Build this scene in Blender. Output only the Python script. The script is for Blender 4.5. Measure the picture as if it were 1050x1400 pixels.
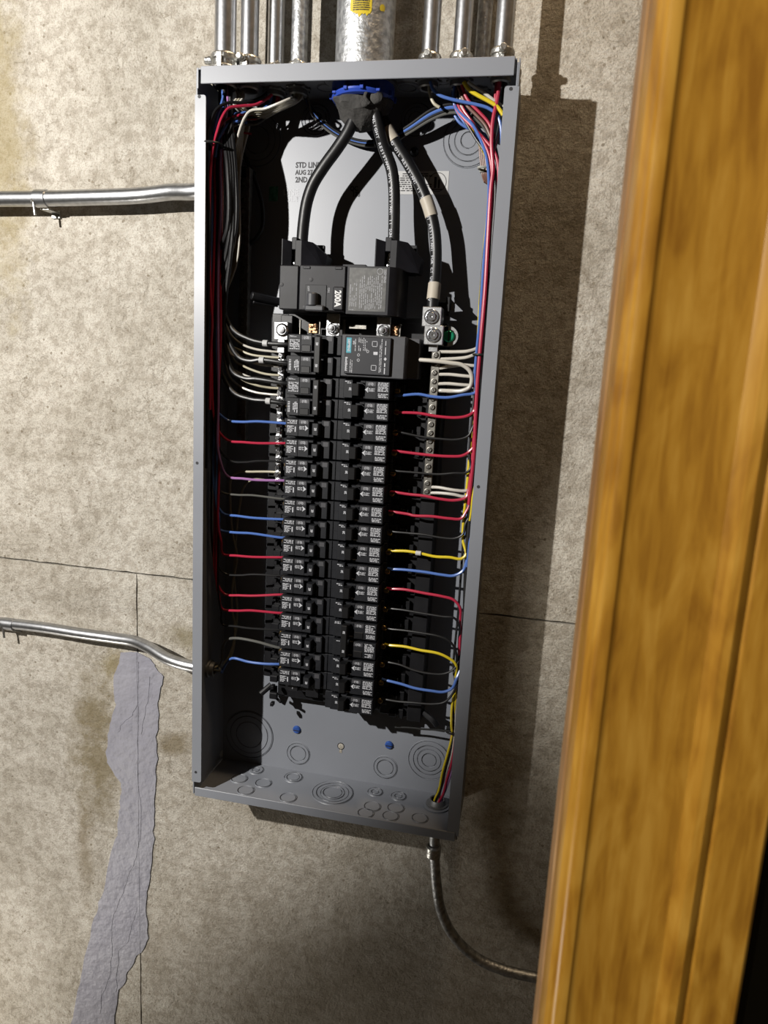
import bpy, bmesh, math, random
from mathutils import Vector, Matrix, noise as mnoise
for o in list(bpy.data.objects): bpy.data.objects.remove(o)
random.seed(7)
SC = bpy.context.scene
COL = SC.collection
Z0 = 1.85                      # height of the top of the electrical box above the floor
# ------------------------------------------------------------------ camera
F = 975.774                    # focal length in pixels of the 1050x1400 frame
CR = Vector((0.9776270077, -0.0536048752, 0.2034009614))
CD = Vector((0.0890926831, 0.9814859721, -0.1695517068))
# rows of the world->camera rotation (right, down, forward)
M3 = [(0.9776270077320792, -0.05360487516332203, 0.20340096143639405),
      (0.0890926830305833, 0.9814859716880318, -0.16955170659716806),
      (-0.19054639221180972, 0.18387986496167766, 0.9643029957833473)]
# M3 is rot(r); base maps world (x right, y forward, z up) to (x, -z, y)
def _row(r): return Vector((r[0], r[2], -r[1]))
RIGHT, DOWN, FWD = (_row(r) for r in M3)
CAM = Vector((0.228299, -0.928188, Z0 - 0.336948))
cam_d = bpy.data.cameras.new('camera'); cam = bpy.data.objects.new('camera', cam_d); COL.objects.link(cam)
cam_d.sensor_fit = 'VERTICAL'; cam_d.sensor_height = 36; cam_d.sensor_width = 27
cam_d.lens = F*36/1400; cam_d.clip_start = 0.02
m = Matrix((RIGHT, -DOWN, -FWD)).transposed().to_4x4(); m.translation = CAM
cam.matrix_world = m
cam_d.dof.use_dof = True; cam_d.dof.focus_distance = 0.97; cam_d.dof.aperture_fstop = 13
SC.camera = cam
# ------------------------------------------------------------------ light
SC.view_settings.view_transform = 'Standard'; SC.view_settings.look = 'None'
SC.view_settings.gamma = 1; SC.view_settings.use_curve_mapping = False
SC.view_settings.exposure = 1.0
w = bpy.data.worlds.new('world'); SC.world = w; w.use_nodes = True
bgn = w.node_tree.nodes['Background']; bgn.inputs[0].default_value = (1.0, .74, .45, 1); bgn.inputs[1].default_value = 0.011
def lamp(name, kind, loc, energy, color, size, target=None, **k):
    d = bpy.data.lights.new(name, kind); o = bpy.data.objects.new(name, d); COL.objects.link(o)
    o.location = loc; d.energy = energy; d.color = color
    if kind == 'AREA': d.shape = 'DISK'; d.size = size
    else: d.shadow_soft_size = size
    for a, b in k.items(): setattr(d, a, b)
    if target is not None:
        o.rotation_euler = (Vector(target)-Vector(loc)).to_track_quat('-Z', 'Y').to_euler()
    return o
KEY = (-.77, -1.20, Z0+.09)
lamp('work_light', 'SPOT', KEY, 100, (1.0, .965, .91), .012, (-.98, 0, Z0+.14), spot_size=math.radians(120), spot_blend=.17)
lamp('casing_fill', 'SPOT', (-.32, -1.40, Z0-.05), 31, (1.0, .93, .80), .03, (.31, -.64, Z0-.42), spot_size=math.radians(35), spot_blend=.35)  # added fill aimed at the casing, which the main cone misses
lamp('lower_left_fill', 'AREA', (-.85, -.42, Z0-1.55), 2.3, (1.0, .94, .84), .2, (-.4, 0, Z0-1.5))  # invented fill that brightens the wall at lower left
lamp('upper_shadow_fill', 'AREA', (.24, -.22, Z0+.85), 3.6, (1.0, .74, .46), .16, (.25, 0, Z0-.2))  # unseen warm source added to lift the wall shadows near the top
# ------------------------------------------------------------------ helpers
def W(u, v, y):                # the point at depth y seen at a spot of the 1050x1400 frame
    d = RIGHT*((u-525)/F) + DOWN*((v-700)/F) + FWD
    return CAM + d*((y-CAM.y)/d.y)
def WZ(u, v, z):
    d = RIGHT*((u-525)/F) + DOWN*((v-700)/F) + FWD
    return CAM + d*((z-CAM.z)/d.z)
def mat(name, col, rough=.5, metal=0.0, noise=None, bump=None, spec=None, coat=0):
    k = .5 if metal < .3 else .8
    col = tuple(c*k for c in col)
    if noise: noise = (noise[0], tuple(c*k for c in noise[1]))
    m = bpy.data.materials.new(name); m.use_nodes = True; nt = m.node_tree; n = nt.nodes
    b = n['Principled BSDF']; b.inputs['Base Color'].default_value = (*col, 1)
    b.inputs['Roughness'].default_value = rough; b.inputs['Metallic'].default_value = metal
    spec = .30 if spec is None else spec
    if spec is not None: b.inputs['Specular IOR Level'].default_value = spec
    if coat: b.inputs['Coat Weight'].default_value = coat
    tc = n.new('ShaderNodeTexCoord')
    if noise:                  # (scale, amount, second colour)
        t = n.new('ShaderNodeTexNoise'); t.inputs['Scale'].default_value = noise[0]; t.inputs['Detail'].default_value = 6
        r = n.new('ShaderNodeValToRGB'); r.color_ramp.elements[0].position = .38; r.color_ramp.elements[1].position = .64
        r.color_ramp.elements[0].color = (*col, 1); r.color_ramp.elements[1].color = (*noise[1], 1)
        nt.links.new(tc.outputs['Object'], t.inputs['Vector']); nt.links.new(t.outputs['Fac'], r.inputs['Fac'])
        nt.links.new(r.outputs['Color'], b.inputs['Base Color'])
    if bump:                   # (scale, strength, distance)
        t = n.new('ShaderNodeTexNoise'); t.inputs['Scale'].default_value = bump[0]; t.inputs['Detail'].default_value = 5
        p = n.new('ShaderNodeBump'); p.inputs['Strength'].default_value = bump[1]; p.inputs['Distance'].default_value = bump[2]
        nt.links.new(tc.outputs['Object'], t.inputs['Vector']); nt.links.new(t.outputs['Fac'], p.inputs['Height'])
        nt.links.new(p.outputs['Normal'], b.inputs['Normal'])
    return m
def concrete(name, tint=.5):
    m = bpy.data.materials.new(name); m.use_nodes = True; nt = m.node_tree; n = nt.nodes; L = nt.links.new
    b = n['Principled BSDF']; b.inputs['Roughness'].default_value = .9; b.inputs['Specular IOR Level'].default_value = .25
    g = n.new('ShaderNodeNewGeometry'); pos = g.outputs['Position']
    def noise(sc, det=6, rough=.6, dist=0):
        t = n.new('ShaderNodeTexNoise'); t.inputs['Scale'].default_value = sc; t.inputs['Detail'].default_value = det
        t.inputs['Roughness'].default_value = rough; t.inputs['Distortion'].default_value = dist; L(pos, t.inputs['Vector']); return t.outputs['Fac']
    def ramp(s, a, c0, bb, c1):
        r = n.new('ShaderNodeValToRGB'); e = r.color_ramp.elements
        e[0].position = a; e[1].position = bb; e[0].color = (*c0, 1); e[1].color = (*c1, 1); L(s, r.inputs['Fac']); return r.outputs['Color']
    def mix(f, a, c, mode='MIX'):
        x = n.new('ShaderNodeMix'); x.data_type = 'RGBA'; x.blend_type = mode
        if isinstance(f, float): x.inputs[0].default_value = f
        else: L(f, x.inputs[0])
        for i, q in ((6, a), (7, c)):
            if isinstance(q, tuple): x.inputs[i].default_value = (*q, 1)
            else: L(q, x.inputs[i])
        return x.outputs[2]
    def math_(op, a, bb):
        x = n.new('ShaderNodeMath'); x.operation = op
        for i, q in ((0, a), (1, bb)):
            if isinstance(q, (int, float)): x.inputs[i].default_value = q
            else: L(q, x.inputs[i])
        return x.outputs[0]
    big = ramp(noise(8, 9, .72, .3), .40, (.62*tint, .57*tint, .49*tint), .60, (.82*tint, .77*tint, .69*tint))
    mid = ramp(noise(60, 9, .78, .2), .43, (.72, .69, .64), .54, (1.05, 1.05, 1.03))
    c = mix(.85, big, mid, 'MULTIPLY')
    fine = ramp(noise(420, 3, .7), .36, (.62, .60, .56), .50, (1, 1, 1))
    c = mix(.8, c, fine, 'MULTIPLY')
    # hairline crazing, only in patches
    nz = n.new('ShaderNodeTexNoise'); nz.inputs['Scale'].default_value = 30; nz.inputs['Detail'].default_value = 4; L(pos, nz.inputs['Vector'])
    ad = n.new('ShaderNodeVectorMath'); ad.operation = 'MULTIPLY_ADD'; L(nz.outputs['Color'], ad.inputs[0]); ad.inputs[1].default_value = (.045,)*3; L(pos, ad.inputs[2])
    vo = n.new('ShaderNodeTexVoronoi'); vo.feature = 'DISTANCE_TO_EDGE'; vo.inputs['Scale'].default_value = 48; L(ad.outputs[0], vo.inputs['Vector'])
    line = math_('LESS_THAN', vo.outputs['Distance'], .016)
    msk = math_('GREATER_THAN', noise(19, 6, .75), .56)
    cr = math_('MULTIPLY', line, msk)
    c = mix(math_('MULTIPLY', cr, .50), c, (.16, .13, .09))
    # pits
    vp = n.new('ShaderNodeTexVoronoi'); vp.inputs['Scale'].default_value = 62; L(pos, vp.inputs['Vector'])
    pit = math_('MULTIPLY', math_('LESS_THAN', vp.outputs['Distance'], .12), math_('GREATER_THAN', noise(31, 2), .50))
    c = mix(math_('MULTIPLY', pit, .65), c, (.13, .10, .065))
    # water stains that belong to the wall: centre x, z, radii, strength, colour
    for (sx, sz, rx, rz, st, sc) in [(-.395, Z0-.93, .045, .13, .75, (.25, .19, .085)), (-.36, Z0-.79, .022, .03, .7, (.32, .25, .10)),
                                     (-.235, Z0-.73, .04, .018, .65, (.26, .21, .10)), (-.26, Z0-.905, .035, .018, .7, (.25, .19, .10)),
                                     (-.52, Z0-.05, .045, .22, .55, (.42, .33, .13)), (.02, Z0-1.28, .30, .16, .45, (.36, .30, .22)),
                                     (-.42, Z0-1.12, .015, .10, .55, (.30, .23, .13)), (-.10, Z0-1.0, .20, .05, .25, (.40, .35, .26))]:
        s = n.new('ShaderNodeVectorMath'); s.operation = 'SUBTRACT'; L(pos, s.inputs[0]); s.inputs[1].default_value = (sx, 0, sz)
        d = n.new('ShaderNodeVectorMath'); d.operation = 'MULTIPLY'; L(s.outputs[0], d.inputs[0]); d.inputs[1].default_value = (1/rx, 0, 1/rz)
        l = n.new('ShaderNodeVectorMath'); l.operation = 'LENGTH'; L(d.outputs[0], l.inputs[0])
        v = math_('ADD', l.outputs['Value'], math_('MULTIPLY', math_('SUBTRACT', noise(22, 7, .72), .5), 3.2))
        f = n.new('ShaderNodeMapRange'); f.inputs[1].default_value = .3; f.inputs[2].default_value = 1.25; f.inputs[3].default_value = st; f.inputs[4].default_value = 0
        L(v, f.inputs[0]); c = mix(f.outputs[0], c, tuple(q*tint for q in sc))
    L(c, b.inputs['Base Color'])
    h = math_('ADD', math_('MULTIPLY', noise(160, 6, .75), 1.0), math_('MULTIPLY', noise(36, 6, .65, .5), .9))
    h = math_('SUBTRACT', h, math_('MULTIPLY', cr, .25)); h = math_('SUBTRACT', h, math_('MULTIPLY', pit, .8))
    p = n.new('ShaderNodeBump'); p.inputs['Strength'].default_value = 1.0; p.inputs['Distance'].default_value = .0038; L(h, p.inputs['Height']); L(p.outputs['Normal'], b.inputs['Normal'])
    return m
def wood(name, c0, c1, c2, rough=.34):
    m = bpy.data.materials.new(name); m.use_nodes = True; nt = m.node_tree; n = nt.nodes; L = nt.links.new
    b = n['Principled BSDF']; b.inputs['Roughness'].default_value = rough; b.inputs['Coat Weight'].default_value = .06; b.inputs['Specular IOR Level'].default_value = .28; b.inputs['Coat Roughness'].default_value = .18
    g = n.new('ShaderNodeNewGeometry')
    s = n.new('ShaderNodeMapping'); s.inputs['Scale'].default_value = (1, 1, .09); L(g.outputs['Position'], s.inputs['Vector'])
    t = n.new('ShaderNodeTexNoise'); t.inputs['Scale'].default_value = 240; t.inputs['Detail'].default_value = 6; t.inputs['Distortion'].default_value = .6; L(s.outputs[0], t.inputs['Vector'])
    s2 = n.new('ShaderNodeMapping'); s2.inputs['Scale'].default_value = (1, 1, .3); L(g.outputs['Position'], s2.inputs['Vector'])
    t2 = n.new('ShaderNodeTexNoise'); t2.inputs['Scale'].default_value = 55; t2.inputs['Detail'].default_value = 5; t2.inputs['Distortion'].default_value = 1.2; L(s2.outputs[0], t2.inputs['Vector'])
    a = n.new('ShaderNodeMath'); a.operation = 'MULTIPLY_ADD'; L(t.outputs['Fac'], a.inputs[0]); a.inputs[1].default_value = .45
    k = n.new('ShaderNodeMath'); k.operation = 'MULTIPLY'; L(t2.outputs['Fac'], k.inputs[0]); k.inputs[1].default_value = .55; L(k.outputs[0], a.inputs[2])
    r = n.new('ShaderNodeValToRGB'); e = r.color_ramp.elements; e[0].position = .36; e[0].color = (*c0, 1); e[1].position = .62; e[1].color = (*c2, 1)
    e.new(.5).color = (*c1, 1); L(a.outputs[0], r.inputs['Fac']); L(r.outputs['Color'], b.inputs['Base Color'])
    p = n.new('ShaderNodeBump'); p.inputs['Strength'].default_value = .12; p.inputs['Distance'].default_value = .0006; L(t.outputs['Fac'], p.inputs['Height']); L(p.outputs['Normal'], b.inputs['Normal'])
    return m
GREY = (.285, .302, .34)
MT = dict(
 conc=concrete('concrete'), conc_dark=mat('joint_mortar', (.16, .13, .10), .95),
 enclosure=mat('grey_enamel', GREY, .42, 0, (9, (.265, .28, .316)), (900, .05, .0005), .45),
 groove=mat('knockout_cut', (.03, .03, .034), .6),
 paint=mat('lavender_grey_paint', (.335, .33, .385), .55, 0, (14, (.385, .38, .43)), (70, 1.0, .004)),
 steel=mat('galvanised_steel', (.62, .63, .65), .33, 1, (120, (.50, .51, .53)), (300, .15, .0006)),
 galv=mat('hot_dip_galvanised', (.55, .56, .57), .48, 1, (150, (.30, .31, .32)), (220, .6, .0015)),
 cast=mat('cast_zinc', (.62, .62, .60), .36, 1, (260, (.42, .42, .40)), (320, .5, .0012)),
 alu=mat('tin_plated_aluminium', (.78, .79, .80), .30, 1, (300, (.62, .63, .64)), (500, .2, .0004)),
 bar=mat('dull_bar_metal', (.26, .25, .225), .45, 1, (90, (.17, .16, .145)), (300, .25, .0005)),
 screw=mat('bright_screw', (.86, .87, .9), .2, 1, None, (400, .2, .0005)),
 brass=mat('brass_screw', (.62, .42, .16), .35, 1, (400, (.40, .26, .10)), None),
 copper=mat('copper', (.42, .24, .13), .38, 1, (500, (.25, .17, .10)), (500, .4, .0008)),
 black=mat('moulded_black_plastic', (.008, .008, .010), .42, 0, (60, (.012, .012, .014)), (700, .12, .0004)),
 black_gloss=mat('glossy_black_plastic', (.007, .007, .010), .5, 0, (40, (.014, .014, .019)), (90, .1, .0006), .22),
 breaker=mat('breaker_plastic', (.011, .012, .015), .5, 0, (80, (.016, .017, .021)), (800, .1, .0003), .22),
 handle=mat('handle_plastic', (.010, .010, .011), .42),
 spd=mat('grey_plastic', (.062, .064, .072), .5, 0, (90, (.072, .074, .082)), (700, .1, .0003)),
 spd_face=mat('charcoal_face', (.012, .013, .019), .5, 0, None, (700, .1, .0003)),
 tag=mat('grey_tag', (.075, .075, .083), .5), prn=mat('white_print', (.62, .63, .67), .55), prn2=mat('grey_print', (.36, .365, .39), .55),
 ink=mat('black_ink', (.03, .03, .035), .6), teal=mat('teal_print', (.05, .36, .46), .45),
 foil=mat('foil_label', (.085, .085, .083), .45, 0, (200, (.13, .13, .125)), None),
 paper=mat('white_label', (.60, .60, .60), .5), tape=mat('cream_tape', (.58, .52, .43), .5, 0, None, (120, .4, .001)),
 yellow_st=mat('yellow_sticker', (.80, .62, .04), .5, 0, (90, (.70, .52, .03)), None),
 putty=mat('duct_seal_putty', (.050, .048, .046), .85, 0, (40, (.075, .072, .068)), (90, .7, .004)),
 blue_pl=mat('blue_plastic', (.035, .085, .50), .32), bluescrew=mat('blue_anodised', (.04, .10, .36), .3, .4),
 green=mat('green_screw', (.02, .30, .16), .3, .6), grom=mat('steel_locknut', (.22, .22, .22), .5, .8),
 jacket=mat('black_cable_jacket', (.010, .010, .011), .40, 0, None, (160, .15, .0008), .35),
 w_black=mat('wire_black', (.012, .012, .013), .42, 0, None, None, .25), w_red=mat('wire_red', (.50, .03, .07), .30), w_blue=mat('wire_blue', (.10, .20, .56), .28),
 w_white=mat('wire_white', (.62, .59, .53), .32), w_cream=mat('wire_cream', (.50, .46, .34), .32), w_yellow=mat('wire_yellow', (.80, .62, .03), .3),
 w_purple=mat('wire_purple', (.42, .20, .46), .3), w_grey=mat('wire_grey', (.13, .13, .12), .3), w_brown=mat('wire_brown', (.20, .10, .075), .35),
 tie=mat('black_nylon', (.02, .02, .02), .4), tie_w=mat('natural_nylon', (.5, .5, .46), .4),
 oak=wood('golden_oak', (.20, .088, .010), (.30, .148, .018), (.37, .20, .032)),
 oak_edge=wood('raw_oak_edge', (.17, .085, .03), (.26, .14, .055), (.32, .19, .085), .5),
 floor=mat('floor_concrete', (.22, .19, .15), .85, 0, (8, (.28, .25, .20)), (60, .3, .003)),
 door=mat('sage_paint', (.30, .31, .26), .55),
)
class MB:
    def __init__(s): s.bm = bmesh.new()
    def box(s, a, b, bev=0.0):
        lo = [min(a[i], b[i]) for i in range(3)]; hi = [max(a[i], b[i]) for i in range(3)]
        r = bmesh.ops.create_cube(s.bm, size=1)
        vs = r['verts']
        for v in vs: v.co = Vector([lo[i]+(v.co[i]+.5)*(hi[i]-lo[i]) for i in range(3)])
        if bev > 0:
            es = list({e for v in vs for e in v.link_edges})
            bmesh.ops.bevel(s.bm, geom=es, offset=bev, segments=1, affect='EDGES', profile=.7)
        return s
    def quad(s, pts):
        s.bm.faces.new([s.bm.verts.new(p) for p in pts]); return s
    def prism(s, pts, d):      # pts: planar loop, d: extrusion vector
        d = Vector(d); a = [s.bm.verts.new(p) for p in pts]; b = [s.bm.verts.new(Vector(p)+d) for p in pts]; n = len(pts)
        s.bm.faces.new(a); s.bm.faces.new(b[::-1])
        for i in range(n): s.bm.faces.new((a[i], b[i], b[(i+1) % n], a[(i+1) % n]))
        return s
    def lathe(s, prof, o, ax, n=24, arc=None):   # prof: (radius, height along ax)
        o = Vector(o); ax = Vector(ax).normalized(); t = ax.orthogonal().normalized(); q = ax.cross(t); rings = []
        for r, h in prof:
            if r < 1e-7: rings.append([s.bm.verts.new(o+ax*h)])
            else: rings.append([s.bm.verts.new(o+ax*h+(t*math.cos(2*math.pi*i/n)+q*math.sin(2*math.pi*i/n))*r) for i in range(n)])
        for A, B in zip(rings, rings[1:]):
            for i in range(n):
                j = (i+1) % n
                if len(A) == 1 and len(B) == 1: continue
                if len(A) == 1: s.bm.faces.new((A[0], B[i], B[j]))
                elif len(B) == 1: s.bm.faces.new((A[i], B[0], A[j]))
                else: s.bm.faces.new((A[i], B[i], B[j], A[j]))
        return s
    def cyl(s, a, b, r, n=16, bev=0):
        a = Vector(a); b = Vector(b); h = (b-a).length
        pr = [(0, 0), (r, 0), (r, h), (0, h)] if not bev else [(0, 0), (r-bev, 0), (r, bev), (r, h-bev), (r-bev, h), (0, h)]
        return s.lathe(pr, a, b-a, n)
    def tube(s, pts, r, n=10, sub=6, flat=1.0):
        P = smooth(pts, sub); k = len(P); up = None; rings = []
        for i in range(k):
            t = (P[min(i+1, k-1)]-P[max(i-1, 0)]).normalized()
            if up is None: up = t.orthogonal().normalized()
            up = (up-t*up.dot(t)).normalized(); q = t.cross(up)
            rr = r(i/(k-1)) if callable(r) else r
            rings.append([s.bm.verts.new(P[i]+up*math.cos(2*math.pi*j/n)*rr+q*math.sin(2*math.pi*j/n)*rr*flat) for j in range(n)])
        for A, B in zip(rings, rings[1:]):
            for j in range(n): s.bm.faces.new((A[j], A[(j+1) % n], B[(j+1) % n], B[j]))
        s.bm.faces.new(rings[0][::-1]); s.bm.faces.new(rings[-1]); return s
    def ball(s, c, r, sc=(1, 1, 1), n=16):
        res = bmesh.ops.create_uvsphere(s.bm, u_segments=n, v_segments=n//2+2, radius=r)
        for v in res['verts']: v.co = Vector((v.co.x*sc[0], v.co.y*sc[1], v.co.z*sc[2]))+Vector(c)
        return s
    def done(s, name, m, parent=None, smooth_=True, origin=None):
        bmesh.ops.recalc_face_normals(s.bm, faces=s.bm.faces)
        me = bpy.data.meshes.new(name)
        if smooth_:
            for f in s.bm.faces: f.smooth = True
            for e in s.bm.edges:
                if len(e.link_faces) == 2 and e.calc_face_angle(0) > .42: e.smooth = False
        s.bm.to_mesh(me); s.bm.free()
        me.materials.append(MT[m] if isinstance(m, str) else m)
        o = bpy.data.objects.new(name, me); COL.objects.link(o)
        if parent is None and origin is None and len(me.vertices):
            origin = me.vertices[0].co.copy()
        if parent is None:
            me.transform(Matrix.Translation(-Vector(origin))); o.location = origin
        else:
            o.parent = parent; wm = parent.get('_o', None)
            off = Vector(parent['_abs']) if '_abs' in parent else parent.location
            if parent.parent: pass
            me.transform(Matrix.Translation(-off)); o['_abs'] = list(off)
        if parent is None: o['_abs'] = list(o.location)
        return o
def smooth(pts, sub=6):
    P = [Vector(p) for p in pts]
    if sub <= 1 or len(P) < 3: return P
    out = []; Q = [P[0]*2-P[1]]+P+[P[-1]*2-P[-2]]
    for i in range(1, len(Q)-2):
        a, b, c, d = Q[i-1:i+3]
        def kn(t, x, y): return t+max((y-x).length, 1e-6)**.5
        t0 = 0; t1 = kn(t0, a, b); t2 = kn(t1, b, c); t3 = kn(t2, c, d)
        for k in range(sub):
            t = t1+(t2-t1)*k/sub
            A1 = a*((t1-t)/(t1-t0))+b*((t-t0)/(t1-t0)); A2 = b*((t2-t)/(t2-t1))+c*((t-t1)/(t2-t1)); A3 = c*((t3-t)/(t3-t2))+d*((t-t2)/(t3-t2))
            B1 = A1*((t2-t)/(t2-t0))+A2*((t-t0)/(t2-t0)); B2 = A2*((t3-t)/(t3-t1))+A3*((t-t1)/(t3-t1))
            out.append(B1*((t2-t)/(t2-t1))+B2*((t-t1)/(t2-t1)))
    out.append(P[-1]); return out
def tag(o, label, cat, group=None, kind=None):
    o['label'] = label; o['category'] = cat
    if group: o['group'] = group
    if kind: o['kind'] = kind
    return o
def empty(name, loc, label=None, cat=None, group=None, kind=None):
    o = bpy.data.objects.new(name, None); COL.objects.link(o); o.location = loc; o['_abs'] = list(loc); o.empty_display_size = .02
    if label: tag(o, label, cat, group, kind)
    elif kind: o['kind'] = kind
    return o
def copy_tree(o, parent=None):
    c = o.copy(); COL.objects.link(c)
    if parent: c.parent = parent
    for ch in list(o.children): copy_tree(ch, c)
    return c
# lettering: each glyph mesh is made once from the built-in font
_txt = {}
def text_mesh(s, size, bold=0.0):
    k = (s, size, bold)
    if k not in _txt:
        cu = bpy.data.curves.new('t', 'FONT'); cu.body = s; cu.size = size; cu.align_x = 'CENTER'; cu.align_y = 'CENTER'; cu.resolution_u = 2; cu.offset = bold
        ob = bpy.data.objects.new('t', cu); COL.objects.link(ob)
        bpy.context.view_layer.update()
        me = bpy.data.meshes.new_from_object(ob.evaluated_get(bpy.context.evaluated_depsgraph_get()))
        _txt[k] = me; bpy.data.objects.remove(ob)
    return _txt[k]
def add_text(mb, s, size, loc, rx, ry, bold=0.0, sx=1.0):
    """rx: reading direction, ry: up direction of the letters"""
    rx = Vector(rx).normalized(); ry = Vector(ry).normalized(); rz = rx.cross(ry)
    M = Matrix((rx*sx, ry, rz)).transposed().to_4x4(); M.translation = Vector(loc)
    me = text_mesh(s, size, bold).copy(); me.transform(M); mb.bm.from_mesh(me); bpy.data.meshes.remove(me)
def dashes(mb, x0, x1, z0, z1, y, rows, rnd, fill=.8, vert=False, thick=.55):
    """illegible small print: rows of short strokes on the plane y"""
    a0, a1, b0, b1 = (x0, x1, z0, z1) if not vert else (z0, z1, x0, x1)
    st = (b1-b0)/rows
    for i in range(rows):
        b = b0+st*(i+.5); a = a0+(a1-a0)*rnd.uniform(0, .06); end = a0+(a1-a0)*(1-rnd.uniform(0, .25)*(rnd.random() < .5))
        while a < end:
            l = rnd.uniform(.6, 2.2)*abs(st)*1.2; e = min(a+l, end)
            if rnd.random() < fill:
                t = abs(st)*thick/2*rnd.uniform(.8, 1.1)
                q = [(a, b-t), (e, b-t), (e, b+t), (a, b+t)]
                mb.quad([((p, y, r) if not vert else (r, y, p)) for p, r in q])
            a = e+abs(st)*rnd.uniform(.25, .6)
X = Vector((1, 0, 0)); Y = Vector((0, 1, 0)); Z = Vector((0, 0, 1)); NY = -Y
def zz(z): return Z0+z
# ================================================================== SETTING
wall = MB().box((-1.9, .006, 0), (1.5, .10, 2.9)).done('wall_back', 'conc_dark', None, False, (0, .006, 0)); wall['kind'] = 'structure'
def jpanel(x0, x1, z0, z1, seed):     # cast concrete panel with slightly broken edges
    r = random.Random(seed); mb = MB(); pts = []
    def edge(a, b, n):
        for i in range(n):
            t = i/n; p = Vector(a).lerp(Vector(b), t)
            pts.append(p+Vector((r.uniform(-1, 1)*.0006, 0, r.uniform(-1, 1)*.0006)))
    c = [(x0, 0, z0), (x1, 0, z0), (x1, 0, z1), (x0, 0, z1)]
    for i in range(4):
        n = max(2, int((Vector(c[i])-Vector(c[(i+1) % 4])).length/.012)); edge(c[i], c[(i+1) % 4], n)
    mb.prism(pts, (0, .006, 0))
    return mb.done('concrete_panel', 'conc', wall, False)
jpanel(-1.9, 1.5, zz(-.6385), 2.9, 1); jpanel(-1.9, -.3235, 0, zz(-.641), 2); jpanel(-.3215, 1.5, 0, zz(-.641), 3)
# lavender-grey painted patch over the joint
patch = [(167, 892), (156, 929), (158, 962), (148, 1004), (146, 1042), (165, 1070), (165, 1098), (160, 1141), (146, 1197), (130, 1254), (113, 1325), (97, 1400), (86, 1470),
         (148, 1470), (156, 1400), (163, 1353), (181, 1320), (203, 1282), (200, 1235), (207, 1193), (212, 1117), (214, 1046), (217, 966), (224, 924), (207, 903), (189, 891)]
rr = random.Random(4); pp = []
for a, b in zip(patch, patch[1:]+patch[:1]):
    A = W(*a, 0); B = W(*b, 0)
    for i in range(8):
        q = A.lerp(B, i/8); j = mnoise.noise(q*55)*.0045+mnoise.noise(q*190)*.0018; pp.append(Vector((q.x+j, -.0005, q.z+mnoise.noise(q*120+Vector((9, 0, 0)))*.002)))
for side in (0, 1):                   # the joint stays open between the two halves
    bm = MB(); f = bm.quad(pp).bm
    bmesh.ops.bisect_plane(f, geom=f.verts[:]+f.edges[:]+f.faces[:], plane_co=(-.32272 if side == 0 else -.32228, 0, 0), plane_no=(1 if side == 0 else -1, 0, 0), clear_outer=True)
    r = bmesh.ops.extrude_face_region(f, geom=f.faces[:])
    bmesh.ops.translate(f, vec=(0, -.0012, 0), verts=[e for e in r['geom'] if isinstance(e, bmesh.types.BMVert)])
    o = bm.done('sealer_patch', 'paint', wall, False); o['label'] = 'lavender-grey painted sealer band along the vertical joint'
# raised trowel ridge lines in the sealer
for pl in [[(190, 905), (189, 950), (188, 1000), (189, 1060), (192, 1110), (191, 1165)], [(205, 925), (201, 960), (196, 985), (193, 1010)],
           [(186, 965), (180, 978), (172, 984), (165, 992), (162, 1003)], [(190, 1150), (186, 1172), (176, 1196), (170, 1215), (158, 1243), (152, 1270), (154, 1300), (150, 1330), (140, 1360), (134, 1395)],
           [(187, 1240), (181, 1262), (176, 1285), (163, 1300), (160, 1330), (158, 1365)]]:
    q = []
    for a, b in zip(pl, pl[1:]):
        for i in range(4):
            t = i/4; q.append(W(a[0]+(b[0]-a[0])*t+rr.uniform(-1, 1)*1.2, a[1]+(b[1]-a[1])*t, -.0017))
    MB().tube(q, .0007, 5, 2).done('sealer_ridge', 'paint', wall)
floor = MB().box((-1.9, -3.2, -.1), (1.5, .1, 0)).done('floor', 'floor', None, False, (0, 0, 0)); floor['kind'] = 'structure'
# door casing close to the camera, profile (x, y) extruded upwards
ca = [(.2576, -.618), (.2576, -.6345), (.2584, -.6372), (.2600, -.6384), (.2612, -.6386), (.2617, -.6390), (.2625, -.6405), (.2648, -.6410), (.2672, -.6405), (.2684, -.6392), (.2700, -.6385),
      (.3040, -.6385), (.3055, -.6395), (.3085, -.6422), (.3120, -.6428), (.3145, -.6414), (.3160, -.6398), (.3172, -.6406), (.3355, -.6406), (.3368, -.6395), (.3368, -.618)]
trim = MB().prism([(x, y, 0) for x, y in ca], (0, 0, 2.75)).done('trim_1', 'oak', None, True, (.29, -.63, 0)); trim['kind'] = 'structure'
jb = MB().box((.2570, -.6165, 0), (.33, -.600, 2.75), .0008).done('trim_2', 'oak_edge', None, True, (.29, -.60, 0)); jb['kind'] = 'structure'
jb2 = MB().box((.2572, -.5988, 0), (.33, -.592, 2.75), .0006).done('trim_3', 'oak_edge', None, True, (.29, -.59, 0)); jb2['kind'] = 'structure'
wr = MB().box((.315, -.59, 0), (.333, -.002, 2.75)).done('light_block_right', mat('light_block_wood', (.16, .11, .06), .8), None, False, (.32, -.3, 0)); wr['kind'] = 'structure'  # unseen board added to keep the main light off the wall beyond
dr = MB().box((.353, -.60, 0), (.40, -.56, 2.1), .002).done('door_1', 'door', None, True, (.38, -.58, 0)); dr['kind'] = 'structure'
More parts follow.
